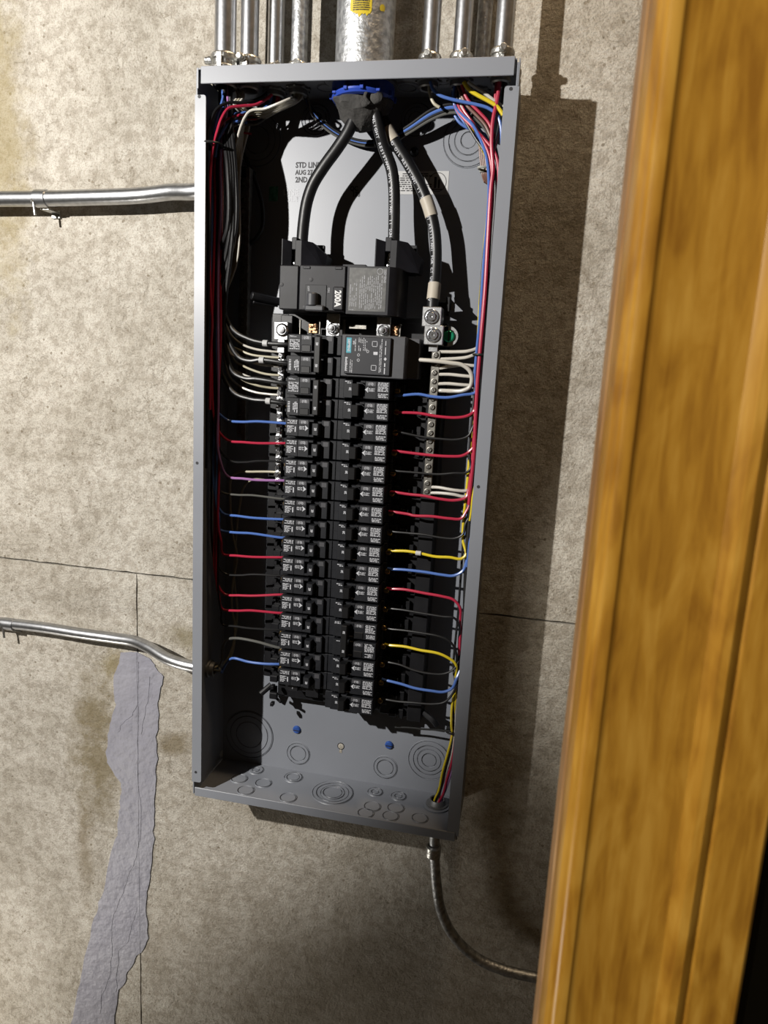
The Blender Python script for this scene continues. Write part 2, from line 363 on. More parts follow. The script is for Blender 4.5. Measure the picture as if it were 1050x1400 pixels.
# ================================================================== ENCLOSURE
BW = .181; BD = .099; BH = .9132
enc = empty('electrical_enclosure', (0, 0, zz(-BH)), 'large open grey metal breaker panel box on the concrete wall', 'electrical panel')
T = .0018
MB().box((-BW, -.0042, zz(-BH)), (BW, -.0012, zz(0))).done('back_panel', 'enclosure', enc)
def shell(name, a, b): return MB().box(a, b, .0004).done(name, 'enclosure', enc)
shell('side_panel', (-BW-.0015, -BD+.0005, zz(-BH)), (-BW+T-.0015, -.001, zz(-.004)))
shell('side_panel', (BW+.0015, -BD+.0005, zz(-BH)), (BW-T+.0015, -.001, zz(-.004)))
shell('top_panel', (-BW+.001, -BD+.0005, zz(0)), (BW-.001, -.001, zz(-T)))
shell('bottom_panel', (-BW+.001, -BD+.0005, zz(-BH)), (BW-.001, -.001, zz(-BH+T)))
def flange(x0, x1, z0, z1, rnd_inner):  # front flange with rounded inner corners
    mb = MB(); c = .0028; xo, xi = x0, x1; s = 1 if xi > xo else -1; pts = []
    pts += [(xo, z1), (xi-s*c, z1), (xi-s*c*.3, z1-c*.3), (xi, z1-c), (xi, z0+c), (xi-s*c*.3, z0+c*.3), (xi-s*c, z0), (xo, z0)]
    mb.prism([(x, -BD, z) for x, z in pts], (0, T, 0)); return mb.done('flange', 'enclosure', enc, False)
flange(-BW-.0027, -BW+.0108, zz(-.8945), zz(-.0285), 1)
flange(BW+.0035, BW-.0118, zz(-BH+.006), zz(-.0270), 1)
mb = MB().box((-BW+.0045, -BD-.0006, zz(-.0170)), (BW-.003, -BD+T, zz(.0015)), .0005); mb.done('top_lip', 'enclosure', enc)
mb = MB().box((-BW+.0015, -BD-.0004, zz(-BH-.002)), (BW-.001, -BD+T, zz(-BH+.0105)), .0005); mb.done('bottom_lip', 'enclosure', enc)
# hinge-side details: folded tabs at the corners
MB().box((-BW-.0008, -BD+.0002, zz(-.0215)), (-BW+.0012, -BD+.012, zz(.0000))).done('corner_tab', 'enclosure', enc)
MB().box((BW+.0015, -BD-.001, zz(-.0275)), (BW+.0026, -BD+.014, zz(-.001))).done('corner_tab', 'enclosure', enc)
MB().lathe([(0, .0018), (.004, .0012), (.005, 0)], (BW+.0026, -BD+.008, zz(-.012)), X, 14).done('rivet', 'alu', enc)
for u, v in [(272.5, 132), (698.5, 121.5), (269.5, 633), (267.7, 1055.7), (654, 665.5)]:
    p = W(u, v, -BD); MB().cyl(p+Vector((0, .001, 0)), p+Vector((0, -.0003, 0)), .0019, 12).done('screw_hole', 'groove', enc)
# knockouts: stepped discs pressed into the sheet with cut rings
def knockout(c, ax, radii, parent=enc):
    mb = MB(); prof = [(0, .0007)]; rmax = max(radii)
    for i, r in enumerate(sorted(radii)):
        prof += [(r-.0006, .0007 if i % 2 == 0 else .0011), (r, -.0002), (r+.0005, -.0002), (r+.0011, .0011 if i % 2 == 0 else .0006)]
    prof += [(rmax+.0016, 0), ]
    mb.lathe(prof, c, ax, 32); o = mb.done('knockout', 'enclosure', parent)
    g = MB()
    for i, r in enumerate(sorted(radii)):    # the punched cut itself, open on a short bridge
        n = 40; o2 = Vector(c); a = Vector(ax).normalized(); t = a.orthogonal().normalized(); q = a.cross(t); skip = (i*13+5) % n
        for k in range(n):
            if (k-skip) % n < 5: continue
            a0 = 2*math.pi*k/n; a1 = 2*math.pi*(k+1)/n
            P = lambda an, rad: o2+(t*math.cos(an)+q*math.sin(an))*rad+a*.0012
            g.quad([P(a0, r-.0002), P(a1, r-.0002), P(a1, r+.00025), P(a0, r+.00025)])
    g.done('punched_ring', 'groove', o)
yb = -.0043
for u, v, rs in [(341, 1004, (.020, .029, .036)), (408, 1030, (.0115, .0165)), (527, 1049, (.0115, .0165)), (587, 1039, (.010, .0165, .022, .029)),
                 (432, 164, (.008, .0135, .0175)), (352, 192, (.016, .024, .031)), (569, 164, (.009, .014, .0185)), (641, 192, (.009, .0165, .0235, .030))]:
    knockout(W(u, v, yb), NY, rs)
zb = zz(-BH+T+.0001)
for u, v, rs in [(455, 1084, (.013, .0165, .0225, .028)), (401, 1063, (.009, .0125)), (350, 1053, (.005, .0105)), (327, 1065, (.0105,)), (360, 1071, (.0105,)), (336, 1081, (.0105,)),
                 (394, 1091, (.0105,)), (513, 1083, (.005, .0100)), (545, 1089, (.005, .0100)), (509, 1103, (.0105,)), (541, 1105, (.0105,)), (500, 1112, (.0100,)), (534, 1116, (.0100,)), (574, 1119, (.0100,))]:
    knockout(WZ(u, v, zb), Z, rs)
zt = zz(-T-.0001)
for x, y, rs in [(-.020, -.055, (.012, .022)), (.052, -.035, (.010, .016)), (-.045, -.04, (.010,)), (.095, -.052, (.010,)), (.002, -.046, (.030, .036))]:
    knockout(Vector((x, y, zt)), -Z, rs)
for u, v in [(303, 1036), ]:
    MB().lathe([(0, 0), (.004, 0), (.0046, .0006), (.0052, 0)], Vector((-BW+T-.0014, W(u, v, -.01).y, W(u, v, -.02).z)), X, 16).done('knockout', 'paper', enc)
# keyhole slot: pale rim shows the wall behind
kh = W(466, 1020, -.0044); mb = MB()
mb.lathe([(0, .0003), (.0042, .0003), (.0046, 0)], kh, NY, 20); mb.box(kh+Vector((-.0019, -.0004, -.0105)), kh+Vector((.0019, 0, 0))); mb.done('keyhole_slot', 'conc', enc)
mb = MB(); mb.lathe([(.0042, .0004), (.0052, .0004), (.0052, 0)], kh, NY, 20); mb.done('keyhole_rim', 'groove', enc)
for u, v in [(406, 997), (532, 1018)]:
    p = W(u, v, -.0042); o = MB().lathe([(.0058, 0), (.0058, .002), (.0045, .0036), (0, .0042)], p, NY, 14).done('mounting_screw', 'bluescrew', enc)
    MB().box(p+Vector((-.0042, -.0047, -.0005)), p+Vector((.0042, -.004, .0005))).done('screw_slot', 'groove', o)
p = W(567, 208, -.0042); MB().lathe([(.0052, 0), (.0052, .003), (.003, .006), (0, .0065)], p, NY, 14).done('mounting_screw', 'black', enc)
# stamps and stickers on the back panel
mb = MB(); ys = -.00445
for s, u, v, sz in [('STD LINE', 421, 226, .0092), ('AUG 27 21', 420, 236, .0078), ('2ND S', 415, 246, .0092), ]:
    add_text(mb, s, sz, W(u, v, ys), X, Z, .0003, .86)
mb.done('ink_stamp', 'ink', enc, False); mb = MB()
for s, u, v, sz in [('QC', 484, 258, .0078), ('178', 487, 266, .0078)]: add_text(mb, s, sz, W(u, v, ys), X, Z, .0003, .86)
mb.done('ink_stamp', 'ink', enc, False)
mb = MB(); add_text(mb, 'LINE', .0105, W(398, 263, ys), X, Z, .0001); add_text(mb, '5LT', .0105, W(401, 272, ys), X, Z, .0001); mb.done('white_stamp', 'prn', enc, False)
a = W(541, 234, ys); b = W(612, 266, ys); mb = MB().box((a.x, -.0042, a.z), (b.x, -.0047, b.z)); st = mb.done('caution_sticker', 'paper', enc)
mb = MB(); dashes(mb, a.x+.002, a.x+.046, b.z+.003, a.z-.002, -.0048, 9, random.Random(3), .9)
mb.done('sticker_print', 'ink', st, False)
mb = MB(); c = W(598, 249, -.0048); mb.lathe([(.0105, .0001), (.0112, .0001)], c, NY, 28); mb.box(c+Vector((-.004, -.0001, -.007)), c+Vector((-.001, 0, .006))); mb.box(c+Vector((.001, -.0001, -.007)), c+Vector((.003, 0, .003)))
mb.box(c+Vector((-.006, -.0001, -.009)), c+Vector((.006, 0, -.0078))); mb.done('sticker_pictogram', 'ink', st, False)
p = W(374, 265, -.0046); MB().box(p+Vector((-.006, -.0006, -.009)), p+Vector((.006, 0, .009)), .0003).done('green_tag', mat('green_foil', (.03, .16, .09), .35, .5, (300, (.10, .30, .22)), None), enc)
# ================================================================== CONDUITS
def conduit(name, pts, r, label, m='steel', conn=None, n=20, group='metal conduits above the panel', seam=True):
    e = empty(name, pts[0], label, 'conduit', group)
    MB().tube(pts, r, n, 8 if len(pts) > 2 else 1).done('pipe', m, e)
    if conn is not None:       # set-screw connector on the box: collar, rolled rim, screw boss
        x, y, z, side = conn
        mb = MB().lathe([(r*1.05, 0), (r*1.32, 0), (r*1.32, .009), (r*1.24, .0105), (r*1.24, .016), (r*1.36, .0175), (r*1.36, .0215), (r*1.26, .0235), (r*1.05, .0245), (r*1.0, .0235)], (x, y, z), Z, 24)
        mb.box((x-.0035, y-r*1.42, z+.001), (x+.0035, y-r*1.1, z+.022), .0008)
        c = mb.done('connector', 'cast', e)
        d = Vector(side).normalized(); q = Vector((x, y, z+.0185))
        s = MB().lathe([(.0048, 0), (.0048, .0045), (.0040, .0055), (.0040, .0085), (.0030, .0095), (0, .0095)], q+d*r*1.25, d, 12).done('set_screw', 'cast', c)
    return e
top = [('silver conduit at the far left above the panel with a set screw pointing left', 308, -.069, .0125, (-1, -.05, 0), 'steel', 1),
       ('silver conduit second from left above the panel, blue tinted highlight', 341, -.060, .0105, (-.2, -1, 0), 'steel', 1),
       ('silver conduit third from left above the panel', 377, -.036, .0100, (.5, -1, 0), 'steel', 1),
       ('silver conduit just left of the thick centre pipe', 409, -.040, .0098, (.2, -1, 0), 'galv', 1),
       ('thin silver conduit first right of the thick centre pipe', 588, -.052, .0098, (.0, -1, 0), 'steel', 1),
       ('thin silver conduit second right of the thick centre pipe', 631, -.052, .0098, (.3, -1, 0), 'steel', 1),
       ('dark conduit set back behind the last two at the top right', 659, -.022, .0085, (.2, -1, 0), 'galv', 1),
       ('silver conduit at the far right above the panel', 687, -.060, .0098, (.1, -1, 0), 'steel', 1)]
TOPX = []
for lab, u, y, r, sd, m_, k in top:
    p = W(u, 75, y); TOPX.append((p.x, y)); p.z = zz(0)
    q = W(u+3+(u-525)*.012, 0, y)
    conduit('conduit', [(p.x, y, zz(.004)), (p.x, y, 2.9)], r, lab, m_, (p.x, y, zz(.0002), sd))
    e = empty('locknut_bushing', (p.x, y, zz(-T)), 'dark locknut inside the box top under the '+['far left conduit','second conduit from left','third conduit from left','conduit just left of the thick pipe','first thin conduit right of the thick pipe','second thin conduit right of the thick pipe','dark set-back conduit','far right conduit'][len(TOPX)-1], 'bushing', 'conduit bushings inside the top of the panel')
    MB().lathe([(r*.82, 0), (r*1.35, 0), (r*1.35, -.0025), (r*1.15, -.003), (r*1.15, -.008), (r*1.0, -.0095), (r*.82, -.0085), (r*.82, 0)], (p.x, y, zz(-T)), Z, 24).done('bushing_ring', 'grom', e)
    mb = MB()
    for i in range(8):
        an = i*math.pi/4; c = Vector((p.x+math.cos(an)*r*1.38, y+math.sin(an)*r*1.38, zz(-T-.0013))); mb.box(c-Vector((.0018, .0018, .0012)), c+Vector((.0018, .0018, .0012)), .0004)
    mb.done('locknut_lug', 'grom', e)
# big centre pipe with torn yellow sticker
pc = W(499, 60, -.050); R = .0335
big = conduit('service_conduit', [(pc.x, -.050, zz(.003)), (pc.x, -.050, 2.9)], R, 'thick rough galvanised service pipe with torn yellow sticker, centre top', 'galv', None, 40)
def curved_label(mb, c, R, a0, a1, z0, z1, n=10, rag=None, off=.0004):
    rn = random.Random(5)
    lo = []; hi = []
    for i in range(n+1):
        a = a0+(a1-a0)*i/n; t = i/n; j = (rn.uniform(-1, 1)*.0022 if rag else 0); sh = 1-abs(2*t-1)**3*.5 if rag else 1
        zc = (z0+z1)/2; hh = (z1-z0)/2*sh
        lo.append((c.x+math.sin(a)*(R+off), c.y-math.cos(a)*(R+off), zc-hh+j)); hi.append((c.x+math.sin(a)*(R+off), c.y-math.cos(a)*(R+off), zc+hh+j))
    for i in range(n): mb.quad([lo[i], lo[i+1], hi[i+1], hi[i]])
zs0 = W(495, 21, -.083).z; zs1 = W(495, -8, -.083).z
mb = MB(); curved_label(mb, Vector((pc.x, -.05, 0)), R, -.30, .42, zs0, zs1, 14, True); stk = mb.done('yellow_sticker', 'yellow_st', big)
mb = MB(); curved_label(mb, Vector((pc.x, -.05, 0)), R, .70, .90, zs0+.006, zs1-.008, 5, True); mb.done('yellow_sticker', 'yellow_st', big)
mb = MB(); rn = random.Random(9)
for i in range(6):
    z = zs0+.005+(zs1-zs0-.008)*i/6; a = -.20
    while a < .34:
        l = rn.uniform(.015, .05); curved_label(mb, Vector((pc.x, -.05, 0)), R, a, a+l, z, z+.0013, 1, False, .0007); a += l+rn.uniform(.01, .02)
mb.done('sticker_print', 'ink', stk, False)
# blue bushing and putty under it
bx, by = pc.x+.0005, -.050
e = empty('insulating_bushing', (bx, by, zz(-T)), 'blue plastic bushing around the black cables below the thick pipe', 'bushing')
MB().lathe([(.034, 0), (.040, -.001), (.040, -.0045), (.036, -.005), (.034, -.002)], (bx, by, zz(-T)), Z, 40).done('locknut', 'grom', e)
MB().lathe([(.030, -.005), (.0365, -.005), (.0365, -.0185), (.0345, -.0215), (.0300, -.0225), (.0290, -.018)], (bx, by, zz(-T)), Z, 40).done('bushing_collar', 'blue_pl', e)
mb = MB()
for i in range(12):
    an = i*math.pi/6+.2; c = Vector((bx+math.cos(an)*.0368, by+math.sin(an)*.0368, zz(-.0185))); mb.box(c-Vector((.0022, .0022, .003)), c+Vector((.0022, .0022, .003)), .0006)
mb.done('bushing_rib', 'blue_pl', e)
# putty: lumpy body that funnels down onto the cables
mb = MB(); prof = []
bm = mb.bm; rings = []; rn = random.Random(2)
lay = [(-.019, .0325, 0, 0), (-.024, .0335, 0, -.001), (-.030, .0315, 0, 0), (-.037, .027, 0, .001), (-.044, .021, -.001, .002), (-.050, .013, -.002, .003), (-.053, .004, -.002, .003)]
for z, r, ox, oy in lay:
    rg = []
    for i in range(36):
        an = 2*math.pi*i/36; k = 1+.09*math.sin(an*3+z*170)+.05*math.sin(an*7-z*330)+rn.uniform(-.02, .02)
        rg.append(bm.verts.new((bx+ox+math.cos(an)*r*k, by+oy+math.sin(an)*r*.86*k, zz(z)+rn.uniform(-1, 1)*.0008)))
    rings.append(rg)
for A, B in zip(rings, rings[1:]):
    for i in range(36): bm.faces.new((A[i], A[(i+1) % 36], B[(i+1) % 36], B[i]))
bm.faces.new(rings[0]); bm.faces.new(rings[-1])
c1 = W(487, 150, -.052)
mb.tube([W(478, 136, -.056), W(481, 143, -.055), W(485, 153, -.053)], lambda t: .0155-.006*t, 14, 4)
mb.ball(W(498, 139, -.074), .0050, (1.1, .5, 1.2)); mb.ball(W(511, 133, -.074), .0085, (1.3, .45, .9)); mb.ball(W(482, 132, -.073), .0085, (1.5, .45, .8)); mb.tube([W(502, 124, -.080), W(499, 133, -.081), W(505, 141, -.078)], .0022, 8, 4)
pt = mb.done('duct_seal', 'putty'); tag(pt, 'lump of dark grey sealing putty under the blue bushing', 'putty')
# side conduits
def strap(parent, c, ax, r, up):
    """one-hole strap: half hoop round the pipe, foot on the wall, screw"""
    ax = Vector(ax).normalized(); mb = MB(); bm = mb.bm; wdt = .0085; ro = r+.0016; prev = None
    upv = Vector(up)
    for i in range(13):
        a = math.pi*i/12; d = upv*math.cos(a)+NY*math.sin(a); cc = Vector(c)+d*ro; ci = Vector(c)+d*(r+.0002)
        ring = [bm.verts.new(cc-ax*wdt), bm.verts.new(cc+ax*wdt), bm.verts.new(ci+ax*wdt), bm.verts.new(ci-ax*wdt)]
        if prev:
            for k in range(4): bm.faces.new((prev[k], prev[(k+1) % 4], ring[(k+1) % 4], ring[k]))
        else: bm.faces.new(ring)
        prev = ring
    bm.faces.new(prev[::-1])
    o = mb.done('strap', 'steel', parent)
    f = Vector(c)-upv*(ro+.001); MB().box((f.x-.0065, -.002, f.z-.007), (f.x+.0065, -.0035, f.z+.003), .0004).box((f.x-.0065, f.y+.004, f.z-.0008), (f.x+.0065, -.0035, f.z+.001), .0003).done('strap_foot', 'cast', o)
    MB().cyl((f.x-.0085, c[1]-r*.8, f.z+.012), (f.x-.006, c[1]-r*.8, f.z-.010), .0017, 10).cyl((f.x-.0085, c[1]-r*.8, f.z+.010), (f.x-.0078, c[1]-r*.8, f.z+.006), .0034, 6).done('strap_bolt', 'cast', o)
    return o
y1 = -.030
h1 = conduit('conduit', [W(-60, 273, y1), W(0, 272, y1), W(60, 271.5, y1), W(120, 270, y1), W(180, 268, y1), W(205, 266, y1), W(235, 262.5, y1-.004), W(266, 262, y1-.012), (-.1795, y1-.014, zz(-.1145))], .0100, 'horizontal silver conduit entering the upper left side of the panel', 'steel', None, 20, 'conduits entering the side and bottom of the panel')
strap(h1, W(58, 271.5, y1), X, .0098, Z)
h2 = conduit('conduit', [W(-60, 845, y1+.012), W(10, 852, y1+.012), W(60, 858, y1+.010), W(110, 866, y1+.008), W(160, 873, y1+.006), W(185, 877, y1+.002), W(205, 886, y1-.008), W(228, 900, y1-.020), W(250, 908, y1-.026), (-.1795, y1-.028, W(262, 912, y1-.028).z)], .0082, 'horizontal silver conduit with offset bend entering the lower left side of the panel', 'steel', None, 20, 'conduits entering the side and bottom of the panel')
strap(h2, W(14, 853, y1+.012), X, .0082, Z)
p1 = WZ(597, 1103, zz(-BH))
h3 = conduit('conduit', [(p1.x, p1.y, zz(-BH+.002)), (p1.x, p1.y, zz(-BH-.03)), (p1.x+.001, p1.y+.001, zz(-BH-.065)), W(597.5, 1215, -.034), W(604, 1248, -.032), W(622, 1282, -.030), W(652, 1310, -.030), W(688, 1326, -.030), W(730, 1336, -.030), W(800, 1350, -.030)], .0072, 'dark conduit curving from the panel bottom toward the door casing', 'galv', None, 18, 'conduits entering the side and bottom of the panel')
MB().lathe([(.0075, 0), (.0105, 0), (.0105, .014), (.0078, .016)], (p1.x, p1.y, zz(-BH-.075)), Z, 18).done('coupling', 'cast', h3)
e = empty('locknut_bushing', (p1.x, p1.y, zz(-BH+T)), 'round threaded bushing with wires at the bottom right inside the panel', 'bushing', 'conduit bushings inside the panel')
MB().lathe([(.0085, .0005), (.0150, .0005), (.0150, .004), (.0125, .0045), (.0115, .0075), (.0100, .0105), (.0085, .0100), (.0082, .0005)], (p1.x, p1.y, zz(-BH+T)), Z, 28).done('bushing_ring', 'grom', e)
MB().lathe([(.0150, .001), (.0185, .001), (.0185, .0022), (.0150, .0022)], (p1.x, p1.y, zz(-BH+T)), Z, 28).done('locknut', 'enclosure', e)
pl_ = W(291, 915, -.058); pl_.x = -.1788
e = empty('locknut_bushing', pl_, 'dark bushing on the lower left inner side wall of the panel', 'bushing', 'conduit bushings inside the panel')
MB().lathe([(.007, .0003), (.0125, .0003), (.0125, .003), (.0105, .0035), (.0100, .009), (.007, .009), (.007, .0003)], pl_, X, 24).done('bushing_ring', 'grom', e)
# ================================================================== BUS ASSEMBLY
BZ = -.2882; PITCH = .0254
base = empty('bus_assembly', (0, -.005, zz(BZ-19.3*PITCH)), 'black plastic bus bar frame holding the two breaker columns', 'bus frame')
mb = MB(); mb.box((-.088, -.030, zz(-.262)), (.108, -.006, zz(-.785)), .001); mb.box((-.0035, -.060, zz(-.29)), (.0035, -.03, zz(-.775)))
mb.box((-.094, -.040, zz(-.265)), (-.0785, -.0305, zz(-.752)), .0008)
mb.box((-.1125, -.022, zz(-.262)), (-.087, -.005, zz(-.762)), .0008); mb.box((.100, -.044, zz(-.268)), (.119, -.005, zz(-.787)), .0008); mb.box((.060, -.034, zz(-.268)), (.104, -.020, zz(-.787)), .0008)  # black strips at right added to deepen the shade beside the breakers
mb.done('bus_frame', 'black', base)
for i in range(20):              # locating hooks for each breaker, both sides
    z = BZ-PITCH*i-.004
    MB().box((-.0945, -.046, zz(z)), (-.0835, -.040, zz(z-.009)), .0008).box((-.103, -.022, zz(z-.002)), (-.093, -.016, zz(z-.016)), .0006).box((-.091, -.052, zz(z-.012)), (-.0865, -.044, zz(z-.017)), .0005).done('mounting_hook', 'black', base)
    MB().box((.0855, -.046, zz(z-.004)), (.0745, -.028, zz(z-.009)), .0008).box((.094, -.040, zz(z)), (.0875, -.028, zz(z-.013)), .0006).done('mounting_hook', 'black', base)
for (a, b, r) in [((356, 949, -.040), (371, 936, -.030), .0042), ((374, 951, -.030), (384, 960, -.044), .0020), ((344, 404, -.055), (384, 413, -.030), .0050), ((346, 413, -.050), (380, 418, -.030), .0020)]:
    MB().cyl(W(*a), W(*b), r, 10, .0006).done('support_leg', 'black', base)
p = W(583, 985, -.02); MB().tube([W(560, 965, -.03), W(575, 972, -.035), W(592, 985, -.045), W(597, 992, -.045)], .004, 10, 4).done('support_leg', 'black', base)
# bus straps with bolts above the breakers
for u, v in [(455, 449), (524, 452)]:
    c = W(u, v, -.058)
    s = MB().box((c.x-.0085, -.058, c.z-.014), (c.x+.0085, -.055, c.z+.030), .0006).done('bus_strap', 'alu', base)
    MB().lathe([(.0082, 0), (.0082, .0012), (.0066, .0013), (.0066, .002)], (c.x, -.058, c.z), NY, 20).done('washer', 'screw', s)
    MB().lathe([(.0058, .002), (.0058, .0058), (.0050, .0066), (.0032, .0066), (.0030, .0085), (0, .0088)], (c.x, -.058, c.z), NY, 6).done('bolt', 'screw', s)
for u, v, cx in [(428, 448, 0), (538, 451, 0)]:
    c = W(u, v, -.052); mb = MB().box(c+Vector((-.006, 0, -.007)), c+Vector((.006, .006, .005)), .0008); rn = random.Random(u)
    for i in range(10): mb.ball(c+Vector((rn.uniform(-.0045, .0045), -.001, rn.uniform(-.005, .006))), rn.uniform(.0010, .0019), (1, .7, 1), 8)
    mb.done('copper_stab', 'copper', base)
for u, v, w_, h_ in [(410, 447, .0015, .018), (437, 447, .0015, .018), (470, 448, .004, .020), (489, 447, .022, .005), (546, 452, .003, .016)]:
    c = W(u, v, -.050); MB().box(c+Vector((-w_/2, 0, -h_/2)), c+Vector((w_/2, .004, h_/2)), .0004).done('metal_bracket', 'bar', base)
# ------------------------------------------------------------------ circuit breakers
XL = -.0697; XR = .0596
rnd = random.Random(11)
def breaker(side, n=1):
    """side: -1 left column, +1 right column. Local frame: origin at the outer top edge at the wall plane, face at y=-.080"""
    sx = 1 if side < 0 else -1; H = PITCH*n
    r = empty('circuit_breaker', (0, 0, 0))
    def B(mb, u0, u1, v0, v1, w0, w1, bev=.0006): mb.box((sx*u0, -w0, -v0), (sx*u1, -w1, -v1), bev)
    mb = MB(); g = .0004
    B(mb, -.004, .066, g, H-g, .031, .058)                       # lower body
    B(mb, -.013, -.003, .004, H-.004, .031, .048)                # terminal foot
    for k in range(n):
        t = k*PITCH
        B(mb, 0, .0165, t+.0020, t+.0235, .050, .0800)           # outer label block
        B(mb, .0160, .0305, t+.0020, t+.0235, .050, .0796)       # inner label block
        B(mb, .0300, .0365, t+.0020, t+.0050, .050, .0796); B(mb, .0300, .0365, t+.0205, t+.0235, .050, .0796)   # rails around the handle slot
        B(mb, .0300, .0470, t+.0040, t+.0220, .050, .0735)
        B(mb, .0460, .0575, t+.0020, t+.0235, .050, .0790)
        B(mb, .0560, .0658, t+.0010, t+.0246, .050, .0738)
        B(mb, .0580, .0650, t+.0120, t+.0124, .066, .0742, 0)
        B(mb, -.008, -.001, t+.007, t+.0180, .040, .0560)        # terminal housing
    mb.done('body', 'breaker', r)
    hd = MB()
    for k in range(n):
        t = k*PITCH; off = 0
        z0, z1 = t+.0060, t+.0200
        pts = [(.0355, .0735), (.0362, .0860), (.0372, .0872), (.0438, .0880), (.0448, .0872), (.0455, .0735)]
        hd.prism([(sx*u, -w_, -z0) for u, w_ in pts], (0, 0, -(z1-z0)))
    if n == 2: hd.box((sx*.0365, -.0830, -.0040), (sx*.0440, -.0905, -.0465), .0008)
    h = hd.done('handle', 'breaker' if side < 0 and n == 1 else 'handle', r, False)
    for k in range(n):
        mb = MB(); t = k*PITCH; ur, wr_ = (.0400, -.0907) if n == 2 else (.0408, -.0880) if side < 0 else (.0490, -.0792)
        add_text(mb, '20' if n == 1 else '50', .0040, (sx*ur, wr_, -t-.0128), (0, 0, -1) if side < 0 else (0, 0, 1), X if side < 0 else -X, .00016, .9)
        mb.done('amp_rating', 'prn', h if n == 2 or side < 0 else r, False)
    # printed labels
    for k in range(n):
        t = k*PITCH; R_ = random.Random(31*n+k+(5 if side > 0 else 0)); mb = MB()
        def D(u0, u1, v0, v1, w_, rows, fill, vert=False, thick=.55):
            a, b = sorted((sx*u0, sx*u1)); dashes(mb, a, b, -t-v1, -t-v0, -w_-.0002, rows, R_, fill, vert, thick)
        if side < 0:
            if n == 1: D(.0020, .0150, .0035, .0085, .0800, 3, .9); D(.0020, .0108, .0105, .0195, .0800, 6, .95, False, .62); D(.0120, .0134, .0105, .0195, .0800, 1, 1, False, .9)
            else:
                if k == 0: D(.002, .011, .0035, .0055, .08, 2, .9); mb.done('printed_label', 'prn', r, False); mb = MB(); D(.0020, .0150, .0080, .0200, .0800, 8, .9, False, .6)
                else: D(.002, .005, .0065, .0200, .08, 2, .95, True, .6); mb.done('printed_label', 'prn', r, False); mb = MB(); D(.0085, .0150, .0065, .0200, .0800, 4, .95, True, .6)
        else:
            D(.0020, .0150, .0030, .0140, .0800, 7, .95, False, .62); mb.done('printed_label', 'prn', r, False); mb = MB(); D(.0020, .0140, .0160, .0215, .0800, 3, .95); mb.done('printed_label', 'prn', r, False); mb = MB(); 
            D(.0480, .0560, .0030, .0065, .0790, 2, .8)
        mb.done('printed_label', 'prn', r, False)
        if n == 1:
            m2 = MB(); c = -t-(.0128 if side < 0 else .0125)
            if side < 0:
                dashes(m2, .0175, .0255, c-.0022, c+.0022, -.0798, 3, R_, .95); P = [(.0250, c+.0036), (.0295, c), (.0250, c-.0036), (.0258, c-.001), (.0258, c+.001)]
            else:
                dashes(m2, -.0265, -.0175, c-.0022, c+.0022, -.0798, 3, R_, .95); P = [(-.0262, c+.0036), (-.0305, c), (-.0262, c-.0036), (-.0270, c-.001), (-.0270, c+.001)]
            m2.quad([(x, -.0799, z) for x, z in P]); m2.done('arrow_mark', 'prn', r, False)
        else:
            MB().box((sx*.0175, -.0790, -t-.0140), (sx*.0290, -.0806, -t-.0222), .0006).done('test_button', 'handle', r)
        tg = MB().box((sx*.0175, -.0795, -t-.0032), (sx*.0292, -.0799, -t-.0078)).done('rating_tag', 'tag', r)
        m3 = MB(); add_text(m3, '(12)', .0038, (sx*.0233, -.0801, -t-.0055), X, Z, .0001); m3.done('tag_print', 'prn' if side > 0 else 'prn', tg, False)
        if side < 0: MB().box((.0490, -.0789, -t-.0030), (.0555, -.0793, -t-.0085)).done('corner_tag', 'tag', r)
    for k in range(n):
        c = Vector((sx*-.0050, -.056, -k*PITCH-.0125))
        sc_ = MB().lathe([(.0038, 0), (.0038, .0016), (.0030, .0024), (0, .0024)], c, NY, 12).done('terminal_screw', 'brass', r)
        MB().box(c+Vector((-.003, -.0028, -.0005)), c+Vector((.003, -.0022, .0005))).done('screw_slot', 'groove', sc_)
    return r
protos = {}
ORD = ['first', 'second', 'third', 'fourth', 'fifth', 'sixth', 'seventh', 'eighth', 'ninth', 'tenth', 'eleventh', 'twelfth', 'thirteenth', 'fourteenth', 'fifteenth', 'sixteenth', 'seventeenth', 'eighteenth']
def place_breakers(side, rows):
    for i, (row, n, wire) in enumerate(rows):
        k = (side, n)
        if k not in protos: protos[k] = o = breaker(side, n)
        else: o = copy_tree(protos[k])
        o.location = (XL if side < 0 else XR, 0, zz(BZ-PITCH*row))
        s = 'left' if side < 0 else 'right'
        pos = 'topmost' if i == 0 else 'bottom' if i == len(rows)-1 else ORD[i]+' from the top'
        tag(o, f'black {"double-pole" if n == 2 else "single-pole"} breaker, {pos} of the {s} column' + (f', fed by {wire} wire' if wire else ''), 'circuit breaker', f'{"double" if n == 2 else "single"}-pole breakers in the {s} column')
Lc = ['blue', 'red', 'black', 'purple', 'grey', 'blue', 'blue', 'red', 'black', 'red', 'red', 'black', 'grey', 'blue']
place_breakers(-1, [(0, 2, None), (2, 2, None)]+[(4+i, 1, c) for i, c in enumerate(Lc)])
Rc = ['blue', 'red', 'black', 'red', 'black', 'red', 'red', 'black', 'yellow', 'blue', 'red', 'black']
place_breakers(1, [(2+i, 1, c) for i, c in enumerate(Rc)]+[(14, 2, 'yellow'), (16, 1, 'black'), (17, 1, 'blue'), (18, 1, 'black')])
